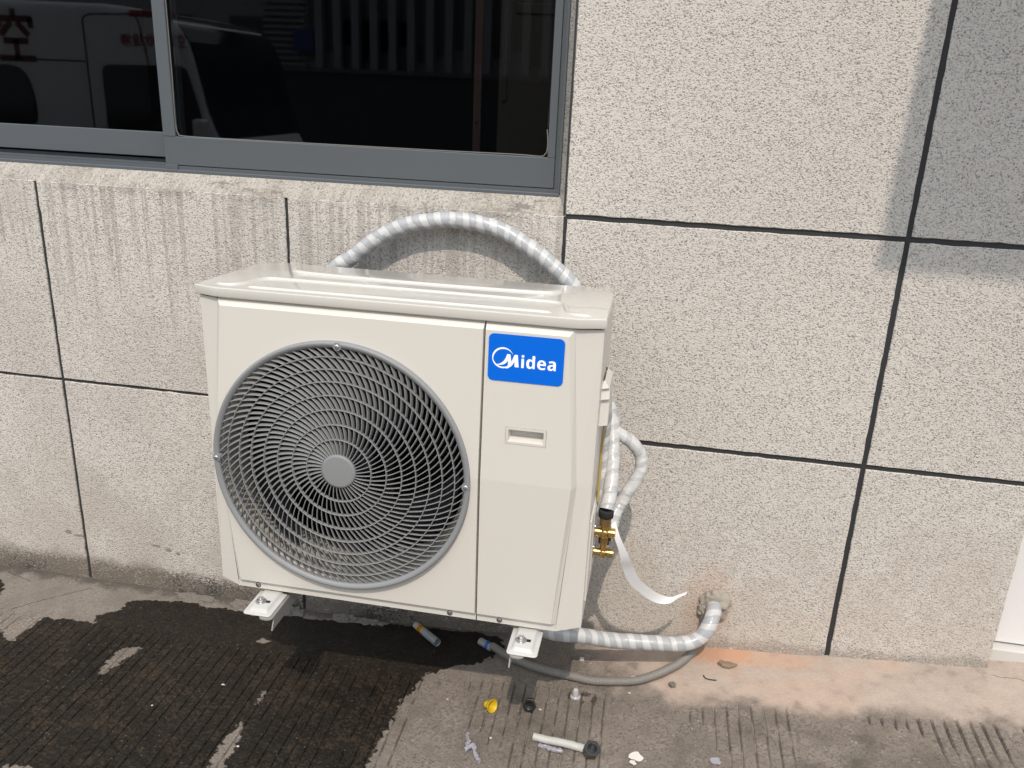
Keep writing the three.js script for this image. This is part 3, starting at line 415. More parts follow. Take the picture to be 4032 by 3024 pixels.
  const ls = new THREE.Shape(), w = 0.150, h = 0.0955, q0 = 0.011; ls.moveTo(q0, 0); ls.lineTo(w - q0, 0); ls.absarc(w - q0, q0, q0, -Math.PI / 2, 0); ls.lineTo(w, h - q0); ls.absarc(w - q0, h - q0, q0, 0, Math.PI / 2); ls.lineTo(q0, h); ls.absarc(q0, h - q0, q0, Math.PI / 2, Math.PI); ls.lineTo(0, q0); ls.absarc(q0, q0, q0, Math.PI, Math.PI * 1.5);
  const lg = new THREE.ExtrudeGeometry(ls, { depth: 0.0009, bevelEnabled: false, curveSegments: 10 }), pu = lg.attributes.position, uv = lg.attributes.uv; for (let i = 0; i < pu.count; i++) uv.setXY(i, pu.getX(i) / w, pu.getY(i) / h);
  lg.rotateX(-0.0252); lg.translate(-0.3145, 0.9365, zAt(0.9365) + 0.0004);
  part(service, 'logo_plate', lg, new THREE.MeshPhysicalMaterial({ map: lt, roughness: 0.5, specularIntensity: 0.4, side: THREE.DoubleSide }), 'bright blue plate with white lettering and crescent emblem');
  // screws along the bottom flange
  for (const X of [-0.842, -0.385, -0.272]) part(unit, 'screw', [new THREE.SphereGeometry(0.0052, 14, 8, 0, 6.3, 0, 1.2).rotateX(Math.PI / 2).scale(1, 1, 0.6).translate(X, 0.3735, zb - 0.0006), cyl([X, 0.3735, zb], [X, 0.3735, zb + 0.001], 0.0066, 0.0066, 14)], steelDull);
}
{ // pressed lid
  const P = [[-0.944, 0.430], [-0.892, 0.4455], [-0.142, 0.4455], [-0.0895, 0.4295], [-0.0915, 0.205], [-0.118, 0.176], [-0.150, 0.159], [-0.866, 0.159], [-0.895, 0.168], [-0.923, 0.195]];
  const s = new THREE.Shape(P.map(([x, z]) => new THREE.Vector2(x, -z)));
  const g = new THREE.ExtrudeGeometry(s, { depth: 0.0158, bevelEnabled: true, bevelThickness: 0.0022, bevelSize: 0.0022, bevelOffset: -0.0022, bevelSegments: 3 }).rotateX(-Math.PI / 2).translate(0, 1.0562, 0);
  const lid = part(unit, 'lid', toCreasedNormals(g, 0.56), creamGlossDimmed, 'glossy pressed top lid');
  const y0 = 1.0742, rib = (pts, w = 0.016, h = 0.0038) => { // rounded pressed ridge along a path in plan
    const c = curve(pts.map(([x, z]) => [x, 0, z]), 0.1), n = 60, pr = [[-1, -0.25], [-0.9, 0.05], [-0.58, 0.86], [-0.42, 1], [0.42, 1], [0.58, 0.86], [0.9, 0.05], [1, -0.25]], p = [], ix = [];
    for (let i = 0; i <= n; i++) { const t = i / n, a = c.getPointAt(t), d = c.getTangentAt(t), nx = -d.z, nz = d.x, e = Math.sqrt(clamp(Math.min(t, 1 - t) * c.getLength() / 0.012 + 0.02)); for (const [k, q] of pr) p.push(a.x + nx * k * w * 0.5 * (0.4 + 0.6 * e), y0 + (q * h) * e - (1 - e) * 0.002, a.z + nz * k * w * 0.5 * (0.4 + 0.6 * e)); }
    const m = pr.length; for (let i = 0; i < n; i++) for (let k = 0; k < m - 1; k++) { const a = i * m + k; ix.push(a, a + m, a + 1, a + 1, a + m, a + m + 1); }
    const q = new THREE.BufferGeometry(); q.setAttribute('position', new THREE.Float32BufferAttribute(p, 3)); q.setIndex(ix); q.computeVertexNormals(); q.setAttribute('uv', new THREE.BufferAttribute(new Float32Array(p.length / 3 * 2), 2)); return q; };
  part(lid, 'ridge', rib([[-0.835, 0.418], [-0.195, 0.414]], 0.013), creamGlossDimmed);
  part(lid, 'ridge', rib([[-0.910, 0.408], [-0.878, 0.412], [-0.864, 0.404], [-0.837, 0.340], [-0.824, 0.329], [-0.80, 0.327], [-0.215, 0.327], [-0.196, 0.330], [-0.184, 0.342], [-0.168, 0.402], [-0.158, 0.415], [-0.115, 0.415]], 0.013), creamGlossDimmed);
  part(lid, 'ridge', rib([[-0.820, 0.196], [-0.812, 0.232], [-0.795, 0.245], [-0.225, 0.247], [-0.212, 0.238], [-0.205, 0.19]], 0.013), creamGlossDimmed);
}
// mouth of the fan and the fan itself
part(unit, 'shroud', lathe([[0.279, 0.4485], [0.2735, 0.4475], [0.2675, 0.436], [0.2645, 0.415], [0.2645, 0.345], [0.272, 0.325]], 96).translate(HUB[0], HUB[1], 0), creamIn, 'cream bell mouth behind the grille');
{
  const fan = part(unit, 'fan', [lathe([[0.0, 0.398], [0.045, 0.396], [0.056, 0.385], [0.058, 0.34], [0.0, 0.34]], 40).translate(HUB[0], HUB[1], 0)], fanMat, 'dark plastic three-blade fan');
  const p = [], ix = [], nr = 10, na = 14; for (let i = 0; i <= nr; i++) for (let k = 0; k <= na; k++) { const t = i / nr, r = mix(0.05, 0.252, t), a0 = -0.25 + 0.55 * t, sp = mix(0.9, 1.35, t), a = a0 + sp * k / na; p.push(Math.cos(a) * r, Math.sin(a) * r, 0.335 + 0.075 * (k / na) + 0.012 * Math.sin(Math.PI * k / na)); if (i < nr && k < na) { const b = i * (na + 1) + k; ix.push(b, b + na + 1, b + 1, b + 1, b + na + 1, b + na + 2); } }
  const bl = new THREE.BufferGeometry(); bl.setAttribute('position', new THREE.Float32BufferAttribute(p, 3)); bl.setIndex(ix); bl.computeVertexNormals(); bl.setAttribute('uv', new THREE.BufferAttribute(new Float32Array(p.length / 3 * 2), 2));
  for (let k = 0; k < 3; k++) part(fan, 'fan_blade', bl.clone().rotateZ(0.5 + k * 2.094).translate(HUB[0], HUB[1], 0), fanMat);
  part(unit, 'motor_mount', [box(HUB[0] - 0.045, HUB[0] - 0.025, 0.37, 1.045, 0.21, 0.225), box(HUB[0] + 0.025, HUB[0] + 0.045, 0.37, 1.045, 0.21, 0.225), cyl([HUB[0], HUB[1], 0.2], [HUB[0], HUB[1], 0.34], 0.06, 0.055, 28)], std([0.05, 0.055, 0.06], 0.5));
}
{ // moulded grille: rim, rings, spiral blades, hub cap
  const at = (g) => g.translate(HUB[0], HUB[1], 0);
  const rimG = lathe([[0.2868, 0.446], [0.2872, 0.4565], [0.2855, 0.4605], [0.2835, 0.462], [0.2795, 0.4618], [0.2755, 0.4585], [0.2738, 0.4565], [0.2732, 0.443], [0.278, 0.442]], 128);
  const grille = part(unit, 'fan_grille', at(rimG), grey, 'grey moulded spiral fan grille');
  const radii = [0.0375, 0.072, 0.1055, 0.139, 0.170, 0.200, 0.227, 0.2535, 0.2748], counts = [40, 53, 66, 78, 86, 91, 94, 96], zT = (r) => 0.4572 + 0.0022 * (1 - r / 0.275), zB = (r) => zT(r) - 0.0085;
  for (let k = 1; k < 8; k++) { const r = radii[k], t = 0.0010; part(grille, 'ring', at(lathe([[r - t, zB(r)], [r - t, zT(r) - 0.0006], [r - t * 0.4, zT(r)], [r + t * 0.4, zT(r)], [r + t, zT(r) - 0.0006], [r + t, zB(r)], [r - t, zB(r)]], 120)), greyLight); }
  part(grille, 'hub_cap', at(lathe([[0, 0.4625], [0.0335, 0.4625], [0.0345, 0.4612], [0.0365, 0.4612], [0.0385, 0.4595], [0.0385, 0.444], [0, 0.444]], 64)), grey);
  const th = [0]; { let a = 0; const n = 400; for (let i = 0; i < n; i++) { const r = mix(0.0375, 0.2748, (i + 0.5) / n), lean = (8 + (r - 0.0375) * 168) * Math.PI / 180; a += Math.tan(lean) / r * (0.2373 / n); th.push(a); } }
  const theta = (r) => th[Math.round((r - 0.0375) / 0.2373 * 400)] ?? th[400];
  const rest = [];
  for (let k = 0; k < 8; k++) {
    const n = 5, p = [], ix = [], t = 0.00105;
    for (let i = 0; i <= n; i++) {
      const r = mix(radii[k], radii[k + 1], i / n), a = theta(r), lean = (8 + (r - 0.0375) * 168) * Math.PI / 180 + a, px = Math.cos(a) * r, py = Math.sin(a) * r, nx = -Math.sin(lean), ny = Math.cos(lean);
      for (const [s, z, c] of [[-1, zB(r), 1], [-1, zT(r) - 0.0008, 0], [-0.35, zT(r) - 0.0001, 0], [0.35, zT(r) - 0.0001, 0], [1, zT(r) - 0.0008, 0], [1, zB(r), 1]]) p.push(px + nx * (s * t - c * 0.0018), py + ny * (s * t - c * 0.0018), z - 0.0003);
      if (i < n) for (let q = 0; q < 5; q++) { const b = i * 6 + q; ix.push(b, b + 6, b + 1, b + 1, b + 6, b + 7); }
    }
    const g = new THREE.BufferGeometry(); g.setAttribute('position', new THREE.Float32BufferAttribute(p, 3)); g.setIndex(ix); g.computeVertexNormals(); g.setAttribute('uv', new THREE.BufferAttribute(new Float32Array(p.length / 3 * 2), 2));
    for (let j = 0; j < counts[k]; j++) {
      const ang = (j + 0.37 * k) / counts[k] * Math.PI * 2;
      if (k >= 6) { const m = shadow(new THREE.Mesh(g, greyLight)); m.name = 'grille_blade'; const b = rootPos(grille); m.position.set(HUB[0] - b.x, HUB[1] - b.y, -b.z); m.rotation.z = ang; grille.add(m); }
      else rest.push(g.clone().rotateZ(ang).translate(HUB[0], HUB[1], 0));
    }
  }
  const m = part(grille, 'inner_blades', rest, greyLight); m.userData.kind = 'stuff';
  const R = 0.2815; for (const [a, sc] of [[Math.PI / 2 - 0.02, 1], [Math.PI, 1], [0, 1]]) {
    const c = [HUB[0] + Math.cos(a) * (R - 0.003), HUB[1] + Math.sin(a) * (R - 0.003)];
    part(grille, 'screw_seat', [cyl([c[0], c[1], 0.445], [c[0], c[1], 0.4622], 0.0095, 0.0088, 24)], grey);
    if (sc) part(grille, 'screw', new THREE.SphereGeometry(0.0055, 16, 10, 0, 6.3, 0, 1.3).rotateX(Math.PI / 2).scale(1, 1, 0.65).translate(c[0], c[1], 0.4622), steel);
  }
}
// mounting feet with bolts
for (const [x0, x1, bx] of [[-0.8435, -0.7775, -0.8165], [-0.2415, -0.1745, -0.2155]]) {
  const loop = (i, y, r) => { const p = [], z0 = 0.425, z1 = 0.516 - i; p.push([x0 + i, y, z0]); for (let k = 0; k <= 5; k++) { const t = Math.PI - k / 5 * Math.PI / 2; p.push([x0 + i + r + Math.cos(t) * r, y, z1 - r + Math.sin(t) * r]); } for (let k = 0; k <= 5; k++) { const t = Math.PI / 2 - k / 5 * Math.PI / 2; p.push([x1 - i - r + Math.cos(t) * r, y, z1 - r + Math.sin(t) * r]); } p.push([x1 - i, y, z0]); return p; };
  const L = [loop(0, 0.3482, 0.009), loop(0, 0.3496, 0.009), loop(0.0015, 0.3507, 0.008), loop(0.007, 0.3509, 0.007), loop(0.0095, 0.3525, 0.007), loop(0.0135, 0.3572, 0.006), loop(0.016, 0.3585, 0.005)], p = [], ix = [], n = L[0].length;
  for (const l of L) for (const v of l) p.push(...v); for (let k = 0; k < L.length - 1; k++) for (let m = 0; m < n - 1; m++) { const b = k * n + m; ix.push(b, b + 1, b + n, b + n, b + 1, b + n + 1); }
  const cp = p.length / 3; p.push((x0 + x1) / 2, 0.3585, 0.46); for (let m = 0; m < n; m++) ix.push((L.length - 1) * n + m, (L.length - 1) * n + (m + 1) % n, cp);
  const fg = new THREE.BufferGeometry(); fg.setAttribute('position', new THREE.Float32BufferAttribute(p, 3)); fg.setAttribute('uv', new THREE.BufferAttribute(new Float32Array(p.length / 3 * 2), 2)); fg.setIndex(ix); fg.computeVertexNormals();
  const foot = part(unit, 'mounting_foot', fg, white, 'white pressed foot');
  part(foot, 'slot', box(bx - 0.004, bx + 0.021, 0.3586, 0.3590, 0.470, 0.479), blackIn);
  part(foot, 'bolt', [cyl([bx, 0.3586, 0.477], [bx, 0.3606, 0.477], 0.0125, 0.0125, 24), cyl([bx, 0.3606, 0.477], [bx, 0.3625, 0.477], 0.0095, 0.009, 20), new THREE.CylinderGeometry(0.0072, 0.0075, 0.006, 6).translate(bx, 0.3655, 0.477), cyl([bx, 0.3685, 0.477], [bx, 0.3705, 0.477], 0.0042, 0.004, 12)], steel);
}
// service valves on the right side, terminal cover above them
part(unit, 'terminal_cover', [quads((() => { const y = [0.83, 0.888, 0.912, 0.925], x = [-0.0755, -0.0755, -0.0775, -0.0885], q = []; for (let k = 0; k < 3; k++) { q.push([[x[k], y[k], 0.36], [x[k], y[k], 0.255], [x[k + 1], y[k + 1], 0.265], [x[k + 1], y[k + 1], 0.35]]); q.push([[-0.0925, y[k], 0.37], [x[k], y[k], 0.36], [x[k + 1], y[k + 1], 0.35], [-0.0925, y[k + 1], 0.36]]); q.push([[-0.0925, y[k], 0.245], [x[k], y[k], 0.255], [x[k + 1], y[k + 1], 0.265], [-0.0925, y[k + 1], 0.255]]); } return q; })())], cream);
part(unit, 'valve_plate', rbox(-0.0935, -0.086, 0.462, 0.615, 0.268, 0.336, 0.003), white);
const hex = (a, b, r) => cyl(a, b, r, r, 6);
const valve = (y, s0) => { const s = s0 * 1.25; const z = 0.302, x = -0.064; return [cyl([-0.087, y, z], [-0.057, y, z], 0.0085 * s, 0.0075 * s, 18), cyl([x, y - 0.010 * s, z], [x, y + 0.026 * s, z], 0.0078 * s, 0.0072 * s, 18), new THREE.SphereGeometry(0.0098 * s, 16, 12).translate(x, y, z), cyl([-0.0875, y, z], [-0.0845, y, z], 0.014 * s, 0.014 * s, 18), hex([-0.055, y, z], [-0.0405, y, z], 0.0092 * s), cyl([-0.0405, y, z], [-0.0395, y, z], 0.0088 * s, 0.006 * s, 6)]; };
const v1 = part(unit, 'service_valve', valve(0.549, 1.0), brass, 'larger brass valve'); part(v1, 'flare_nut', [hex([-0.064, 0.568, 0.302], [-0.064, 0.587, 0.302], 0.0145), cyl([-0.064, 0.586, 0.302], [-0.064, 0.598, 0.302], 0.0085, 0.008, 16)], brassOld);
part(v1, 'stem_cap', [cyl([-0.064, 0.541, 0.302], [-0.064, 0.527, 0.302], 0.0052, 0.0052, 14), hex([-0.064, 0.535, 0.302], [-0.064, 0.522, 0.302], 0.0098)], brassOld);
const v2 = part(unit, 'service_valve', valve(0.498, 0.86), brass, 'smaller brass valve'); part(v2, 'flare_nut', [hex([-0.064, 0.508, 0.300], [-0.064, 0.518, 0.300], 0.0088), cyl([-0.064, 0.516, 0.3], [-0.064, 0.5225, 0.3], 0.006, 0.006, 12)], brassOld);
part(unit, 'screw', [cyl([-0.0862, 0.572, 0.322], [-0.0835, 0.572, 0.322], 0.004, 0.004, 12), cyl([-0.0862, 0.52, 0.322], [-0.0835, 0.52, 0.322], 0.004, 0.004, 12)], steel);

// ---------------------------------------------------------------- wall brackets under the unit
function bracket(label, x, dir) { // angle-iron arm on an upright; the flange hangs on the inner side
  const b = thing('wall_bracket', label, 'bracket', [x, 0.2, 0], 'angle brackets carrying the unit');
  const e = x + dir * 0.016, o = x - dir * 0.016, [a, c] = e < o ? [e, o] : [o, e];
  const s = new THREE.Shape(), w = c - a; s.moveTo(0, 0); s.lineTo(w, 0); s.lineTo(w, -0.462); s.absarc(w - 0.012, -0.462 - 0.030, 0.012, 0, -Math.PI / 2, true); s.lineTo(0.012, -0.504); s.absarc(0.012, -0.492, 0.012, -Math.PI / 2, -Math.PI, true); s.lineTo(0, 0);
  const h = new THREE.Path(); h.absellipse(w / 2, -0.487, 0.0075, 0.0042, 0, Math.PI * 2); s.holes.push(h);
  const top = new THREE.ExtrudeGeometry(s, { depth: 0.0026, bevelEnabled: false }).rotateX(-Math.PI / 2).translate(a, 0.3447, 0.02);
  part(b, 'arm', [top, quads([0, 1].map((k) => { const X = e - dir * k * 0.0026; return [[X, 0.3447, 0.026], [X, 0.3447, 0.506], [X, 0.317, 0.520], [X, 0.317, 0.026]]; })), quads([[[e, 0.3447, 0.506], [e - dir * 0.0026, 0.3447, 0.506], [e - dir * 0.0026, 0.317, 0.520], [e, 0.317, 0.520]], [[e, 0.317, 0.026], [e - dir * 0.0026, 0.317, 0.026], [e - dir * 0.0026, 0.317, 0.520], [e, 0.317, 0.520]]])], zinc);
  part(b, 'upright', [box(a, c, 0.33, 0.72, 0.001, 0.0036), box(Math.min(e, e - dir * 0.0026), Math.max(e, e - dir * 0.0026), 0.30, 0.72, 0.0036, 0.035)], zinc);
  part(b, 'anchor_bolt', [hex([x - dir * 0.003, 0.64, 0.0036], [x - dir * 0.003, 0.64, 0.012], 0.009), hex([x - dir * 0.003, 0.42, 0.0036], [x - dir * 0.003, 0.42, 0.012], 0.009)], steel);
}
bracket('left steel angle bracket, under the foot below the fan', -0.787, 1);
bracket('right steel angle bracket, under the foot nearest the brass valves', -0.218, -1);
// ---------------------------------------------------------------- taped pipes
const tapeTex = (() => { // helical wrap of pale and grey tape, eight turns long
  const off = []; for (let k = 0; k < 9; k++) off.push([rr(-0.1, 0.1), rr(0.44, 0.62)]); off[8] = off[0];
  return (white0, pale) => paint(1024, 160, (i, j, o) => {
    const u = i / 128, v = j / 160, ph = u + v + 0.04 * Math.sin(v * 6.283 * 2 + u), k = ((Math.floor(ph) % 8) + 8) % 8, f = ph - Math.floor(ph) + off[k][0] * 0.8;
    const e = off[k][1] * white0, gr = sstep(0.0, 0.02, f) * (1 - sstep(e, e + 0.02, f)), wr = vn(u * 9, v * 4) * 0.6 + vn(u * 26, v * 3 + 7) * 0.4;
    const t = 0.95 + 0.10 * (fbm(i / 60, j / 60, 3) - 0.5);
    const gq = gr * pale; o[0] = mix(0.61, 0.425, gq) * t; o[1] = mix(0.61, 0.44, gq) * t; o[2] = mix(0.61, 0.46, gq) * t; o[3] = 0.5 + 0.25 * gr + 0.3 * (wr - 0.5) - 0.3 * (1 - sstep(0, 0.03, Math.abs(f))); o[4] = 0.4;
  }, THREE.RepeatWrapping);
})();
const tapeSet = tapeTex(1, 1), tapePale = tapeTex(0.55, 0.6);
const tapeMat = (s, period) => { const m = s.map.clone(), b = s.bump.clone(); for (const t of [m, b]) { t.repeat.set(1 / (8 * period), 1); t.needsUpdate = true; } return phy([1, 1, 1], 0.3, { map: m, bumpMap: b, bumpScale: 0.0018, clearcoat: 0.3, clearcoatRoughness: 0.1 }); };
const tapeA = tapeMat(tapeSet, 0.034), tapeC = tapeMat(tapeSet, 0.036), tapeB = tapeMat(tapePale, 0.037);
const pipes = thing('insulated_pipe_bundle', 'white and grey taped refrigerant pipe bundle arching over the unit from the wall hole', 'pipe', [-0.2, 0.1, 0.1]);
const mainPath = [[0.229, 0.213, -0.02], [0.2285, 0.217, 0.02], [0.223, 0.209, 0.058], [0.213, 0.187, 0.08], [0.194, 0.163, 0.092], [0.165, 0.151, 0.102], [0.13, 0.148, 0.112], [0.071, 0.151, 0.125], [0.013, 0.152, 0.135], [-0.045, 0.158, 0.15], [-0.104, 0.175, 0.17], [-0.159, 0.185, 0.19], [-0.25, 0.20, 0.19], [-0.40, 0.215, 0.14], [-0.6, 0.25, 0.09], [-0.74, 0.34, 0.08], [-0.815, 0.5, 0.085], [-0.845, 0.72, 0.085], [-0.835, 0.92, 0.082], [-0.808, 1.02, 0.056], [-0.786, 1.047, 0.051]];
const archPath = [[-0.808, 1.019, 0.059], [-0.784, 1.049, 0.054], [-0.747, 1.074, 0.047], [-0.705, 1.108, 0.043], [-0.655, 1.142, 0.039], [-0.599, 1.166, 0.036], [-0.543, 1.177, 0.034], [-0.506, 1.182, 0.034], [-0.457, 1.181, 0.034], [-0.395, 1.171, 0.036], [-0.345, 1.152, 0.039], [-0.300, 1.127, 0.043], [-0.262, 1.103, 0.047], [-0.227, 1.077, 0.053], [-0.201, 1.056, 0.059], [-0.162, 1.00, 0.068], [-0.130, 0.93, 0.082], [-0.110, 0.86, 0.10], [-0.094, 0.80, 0.125], [-0.077, 0.763, 0.158], [-0.068, 0.738, 0.185]];
part(pipes, 'wrapped_bundle', tube(curve(mainPath), 0.0198, 260, 22, 0.0016), tapeC);
part(pipes, 'wrapped_bundle', tube(curve(archPath), 0.0194, 220, 22, 0.0012), tapeA);
const b1 = part(pipes, 'wrapped_branch', tube(curve([[-0.072, 0.762, 0.165], [-0.066, 0.748, 0.178], [-0.046, 0.737, 0.18], [-0.018, 0.717, 0.18], [0.001, 0.69, 0.18], [0.002, 0.663, 0.19], [-0.009, 0.634, 0.2], [-0.027, 0.604, 0.212], [-0.043, 0.571, 0.228], [-0.053, 0.545, 0.26], [-0.062, 0.527, 0.285]]), 0.0152, 130, 20, 0.0024), tapeB, 'outer looping branch');
const b2 = part(pipes, 'wrapped_branch', tube(curve([[-0.086, 0.785, 0.14], [-0.073, 0.757, 0.172], [-0.067, 0.728, 0.2], [-0.062, 0.696, 0.23], [-0.06, 0.664, 0.26], [-0.0605, 0.633, 0.283], [-0.0635, 0.606, 0.3]]), 0.0165, 110, 20, 0.0022), tapeB, 'inner straight branch');
const foam = std([0.022, 0.023, 0.025], 0.85);
part(b2, 'foam_sleeve', lathe([[0.009, -0.006], [0.0165, -0.006], [0.0168, 0.009], [0.0165, 0.011], [0.009, 0.011]], 24).rotateX(-Math.PI / 2).translate(-0.0638, 0.595, 0.3015), foam, 'black foam sleeve');
part(b1, 'foam_sleeve', cyl([-0.062, 0.534, 0.283], [-0.064, 0.517, 0.297], 0.0135, 0.0125, 20), foam, 'black foam sleeve');
const cable = thing('connection_cable', 'slim grey taped cable running down beside the terminal cover', 'cable', [-0.08, 0.6, 0.25]);
part(cable, 'wrapped_cable', tube(curve([[-0.083, 0.86, 0.27], [-0.081, 0.80, 0.24], [-0.0815, 0.746, 0.235], [-0.0805, 0.689, 0.245], [-0.080, 0.65, 0.26], [-0.083, 0.607, 0.275], [-0.094, 0.58, 0.285]]), 0.0085, 80, 14, 0.0012), tapeMat(tapeSet, 0.04));
part(cable, 'wire', tube(curve([[-0.0835, 0.84, 0.30], [-0.086, 0.76, 0.29], [-0.0865, 0.70, 0.29], [-0.0855, 0.62, 0.295]]), 0.0026, 40, 8), std([0.45, 0.33, 0.08], 0.5), 'yellowish wire');
{ // loose tail of wrapping tape
  const c = curve([[-0.048, 0.568, 0.285], [-0.036, 0.54, 0.295], [-0.014, 0.481, 0.28], [-0.003, 0.436, 0.255], [0.015, 0.389, 0.23], [0.039, 0.354, 0.205], [0.063, 0.327, 0.185], [0.087, 0.311, 0.17], [0.107, 0.306, 0.158], [0.127, 0.312, 0.145], [0.145, 0.314, 0.13]]), n = 70, p = [], uv = [], ix = [];
  for (let i = 0; i <= n; i++) { const t = i / n, a = c.getPointAt(t), d = c.getTangentAt(t), tw = -0.5 - 0.85 * sstep(0.74, 0.97, t), side = V3(d.y, -d.x, 0).normalize().multiplyScalar(Math.cos(tw) * -1).add(V3(-0.25, 0.25, 1).normalize().multiplyScalar(Math.sin(tw) * 0.9)), w = mix(0.006, 0.0125, sstep(0.05, 0.45, t)) * (1 - 0.3 * sstep(0.8, 1, t)); for (const s of [-1, 0, 1]) { const b = a.clone().addScaledVector(side, s * w * 1.05); p.push(b.x, b.y + (s ? 0 : -0.0012), b.z); uv.push(t, s); } if (i < n) for (const s of [0, 1]) { const k = i * 3 + s; ix.push(k, k + 3, k + 1, k + 1, k + 3, k + 4); } }
  const g = new THREE.BufferGeometry(); g.setAttribute('position', new THREE.Float32BufferAttribute(p, 3)); g.setAttribute('uv', new THREE.Float32BufferAttribute(uv, 2)); g.setIndex(ix); g.computeVertexNormals();
  const back = g.clone(); back.translate(-0.00012, 0, -0.0003);
  single('tape_tail', 'loose white tape end curling down from the brass valves', 'tape', [g, back], phy([0.80, 0.80, 0.81], 0.35), [-0.03, 0.33, 0.25]);
}
{ // putty round the pipe hole
  const lump = (c, s, k, sd) => { const g = new THREE.SphereGeometry(1, 48, 32), p = g.attributes.position; for (let i = 0; i < p.count; i++) { const x = p.getX(i), y = p.getY(i), z = p.getZ(i), d = 1 + 0.5 * (vn(x * 1.7 + sd, y * 1.7 + z * 1.3 + 4) - 0.5) + 0.22 * (vn(x * 4.5 + sd, y * 4.5 - z * 3) - 0.5) + 0.06 * (vn(x * 11 + sd, y * 11 + z * 7) - 0.5); p.setXYZ(i, x * d * s[0] + c[0], y * d * s[1] + c[1], Math.max(-0.004, z * d * s[2] + c[2])); } g.computeVertexNormals(); return g; };
  single('pipe_putty', 'lumpy grey putty sealing the pipe hole in the wall', 'putty', [lump([0.230, 0.224, 0.006], [0.037, 0.036, 0.022], 1, 3), lump([0.205, 0.203, 0.008], [0.017, 0.02, 0.015], 1, 9), lump([0.197, 0.188, 0.008], [0.009, 0.009, 0.01], 1, 14), lump([0.250, 0.208, 0.006], [0.02, 0.032, 0.015], 1, 21)], std([0.345, 0.31, 0.265], 0.75), [0.225, 0.17, 0]);
}
function corrugated(c, r, amp, pitch, k = 16) { // ribbed hose
  const L = c.getLength(), n = Math.round(L / pitch) * 4, g = new THREE.TubeGeometry(c, n, r, k, false), p = g.attributes.position, uv = g.attributes.uv, nn = g.attributes.normal;
  for (let i = 0; i < p.count; i++) { const s = uv.getX(i) * L, a = amp * Math.cos(s / pitch * 6.2832); p.setXYZ(i, p.getX(i) + nn.getX(i) * a, p.getY(i) + nn.getY(i) * a, p.getZ(i) + nn.getZ(i) * a); } g.computeVertexNormals(); return g;
}
const hoseMat = phy([0.235, 0.222, 0.205], 0.5), hoseGrey = phy([0.30, 0.315, 0.32], 0.45);
const drain = thing('drain_hose', 'long grey corrugated drain hose curving over the paving from the wall hole', 'hose', [-0.1, 0.05, 0.15]);
const gy = (x, r) => HX(x) + r;
const dr = [[0.208, 0.20, 0.010], [0.209, 0.165, 0.016], [0.207, 0.13, 0.024], [0.198, 0.105, 0.038], [0.175, 0.092, 0.072], [0.15, 0.0875, 0.105], [0.126, 0.0845, 0.129], [0.092, 0.0815, 0.158], [0.046, 0.0725, 0.18], [-0.011, 0.066, 0.19], [-0.07, 0.0605, 0.193], [-0.123, 0.057, 0.183], [-0.184, 0.052, 0.171], [-0.249, 0.047, 0.149], [-0.304, 0.0425, 0.12], [-0.349, 0.040, 0.088]].map(([x, y, z]) => [x, Math.max(y, gy(x, 0.0115)), z]);
part(drain, 'ribbed_hose', corrugated(curve(dr), 0.0102, 0.0011, 0.0042), hoseMat);
part(drain, 'hose_cuff', lathe([[0.0085, 0], [0.0105, 0], [0.0105, 0.028], [0.0112, 0.03], [0.0112, 0.045], [0.009, 0.047]], 24).applyQuaternion(new THREE.Quaternion().setFromUnitVectors(V3(0, 0, 1), V3(0.84, 0.06, 0.54).normalize())).translate(-0.388, gy(-0.388, 0.011), 0.063), hoseGrey);
part(drain, 'sticker', cyl([-0.3655, gy(-0.3655, 0.0112), 0.0772], [-0.3565, gy(-0.3565, 0.0115), 0.083], 0.0116, 0.0116, 20, true), std([0.03, 0.13, 0.45], 0.5), 'small blue label');
{ // cut-off piece of hose with a label
  const a = V3(-0.588, gy(-0.588, 0.012), 0.018), b = V3(-0.504, gy(-0.504, 0.012), 0.089), c = new THREE.LineCurve3(a.clone().lerp(b, 0.42), b);
  const off = thing('hose_offcut', 'short pale hose offcut with an orange label, lying under the unit', 'hose', [-0.545, 0.01, 0.05]);
  part(off, 'ribbed_end', corrugated(c, 0.0105, 0.0008, 0.004), hoseGrey);
  part(off, 'plain_end', tube(new THREE.LineCurve3(a, a.clone().lerp(b, 0.44)), 0.0098, 10, 20), phy([0.34, 0.355, 0.36], 0.4));
  const cv = document.createElement('canvas'); cv.width = 128; cv.height = 64; const x = cv.getContext('2d'); x.fillStyle = '#c98a1e'; x.fillRect(0, 0, 128, 64); x.fillStyle = '#1c1408'; for (const [p, q, w, h] of [[40, 14, 8, 36], [56, 14, 30, 8], [70, 14, 8, 36], [50, 40, 40, 8], [98, 20, 6, 26]]) x.fillRect(p, q, w, h);
  const t = new THREE.CanvasTexture(cv); t.colorSpace = THREE.SRGBColorSpace; t.repeat.set(2, 1); t.wrapS = THREE.RepeatWrapping;
  part(off, 'label', cyl(a.clone().lerp(b, 0.16).toArray(), a.clone().lerp(b, 0.36).toArray(), 0.0101, 0.0101, 24, true), new THREE.MeshStandardMaterial({ map: t, roughness: 0.5, side: THREE.DoubleSide }), 'orange printed label');
}

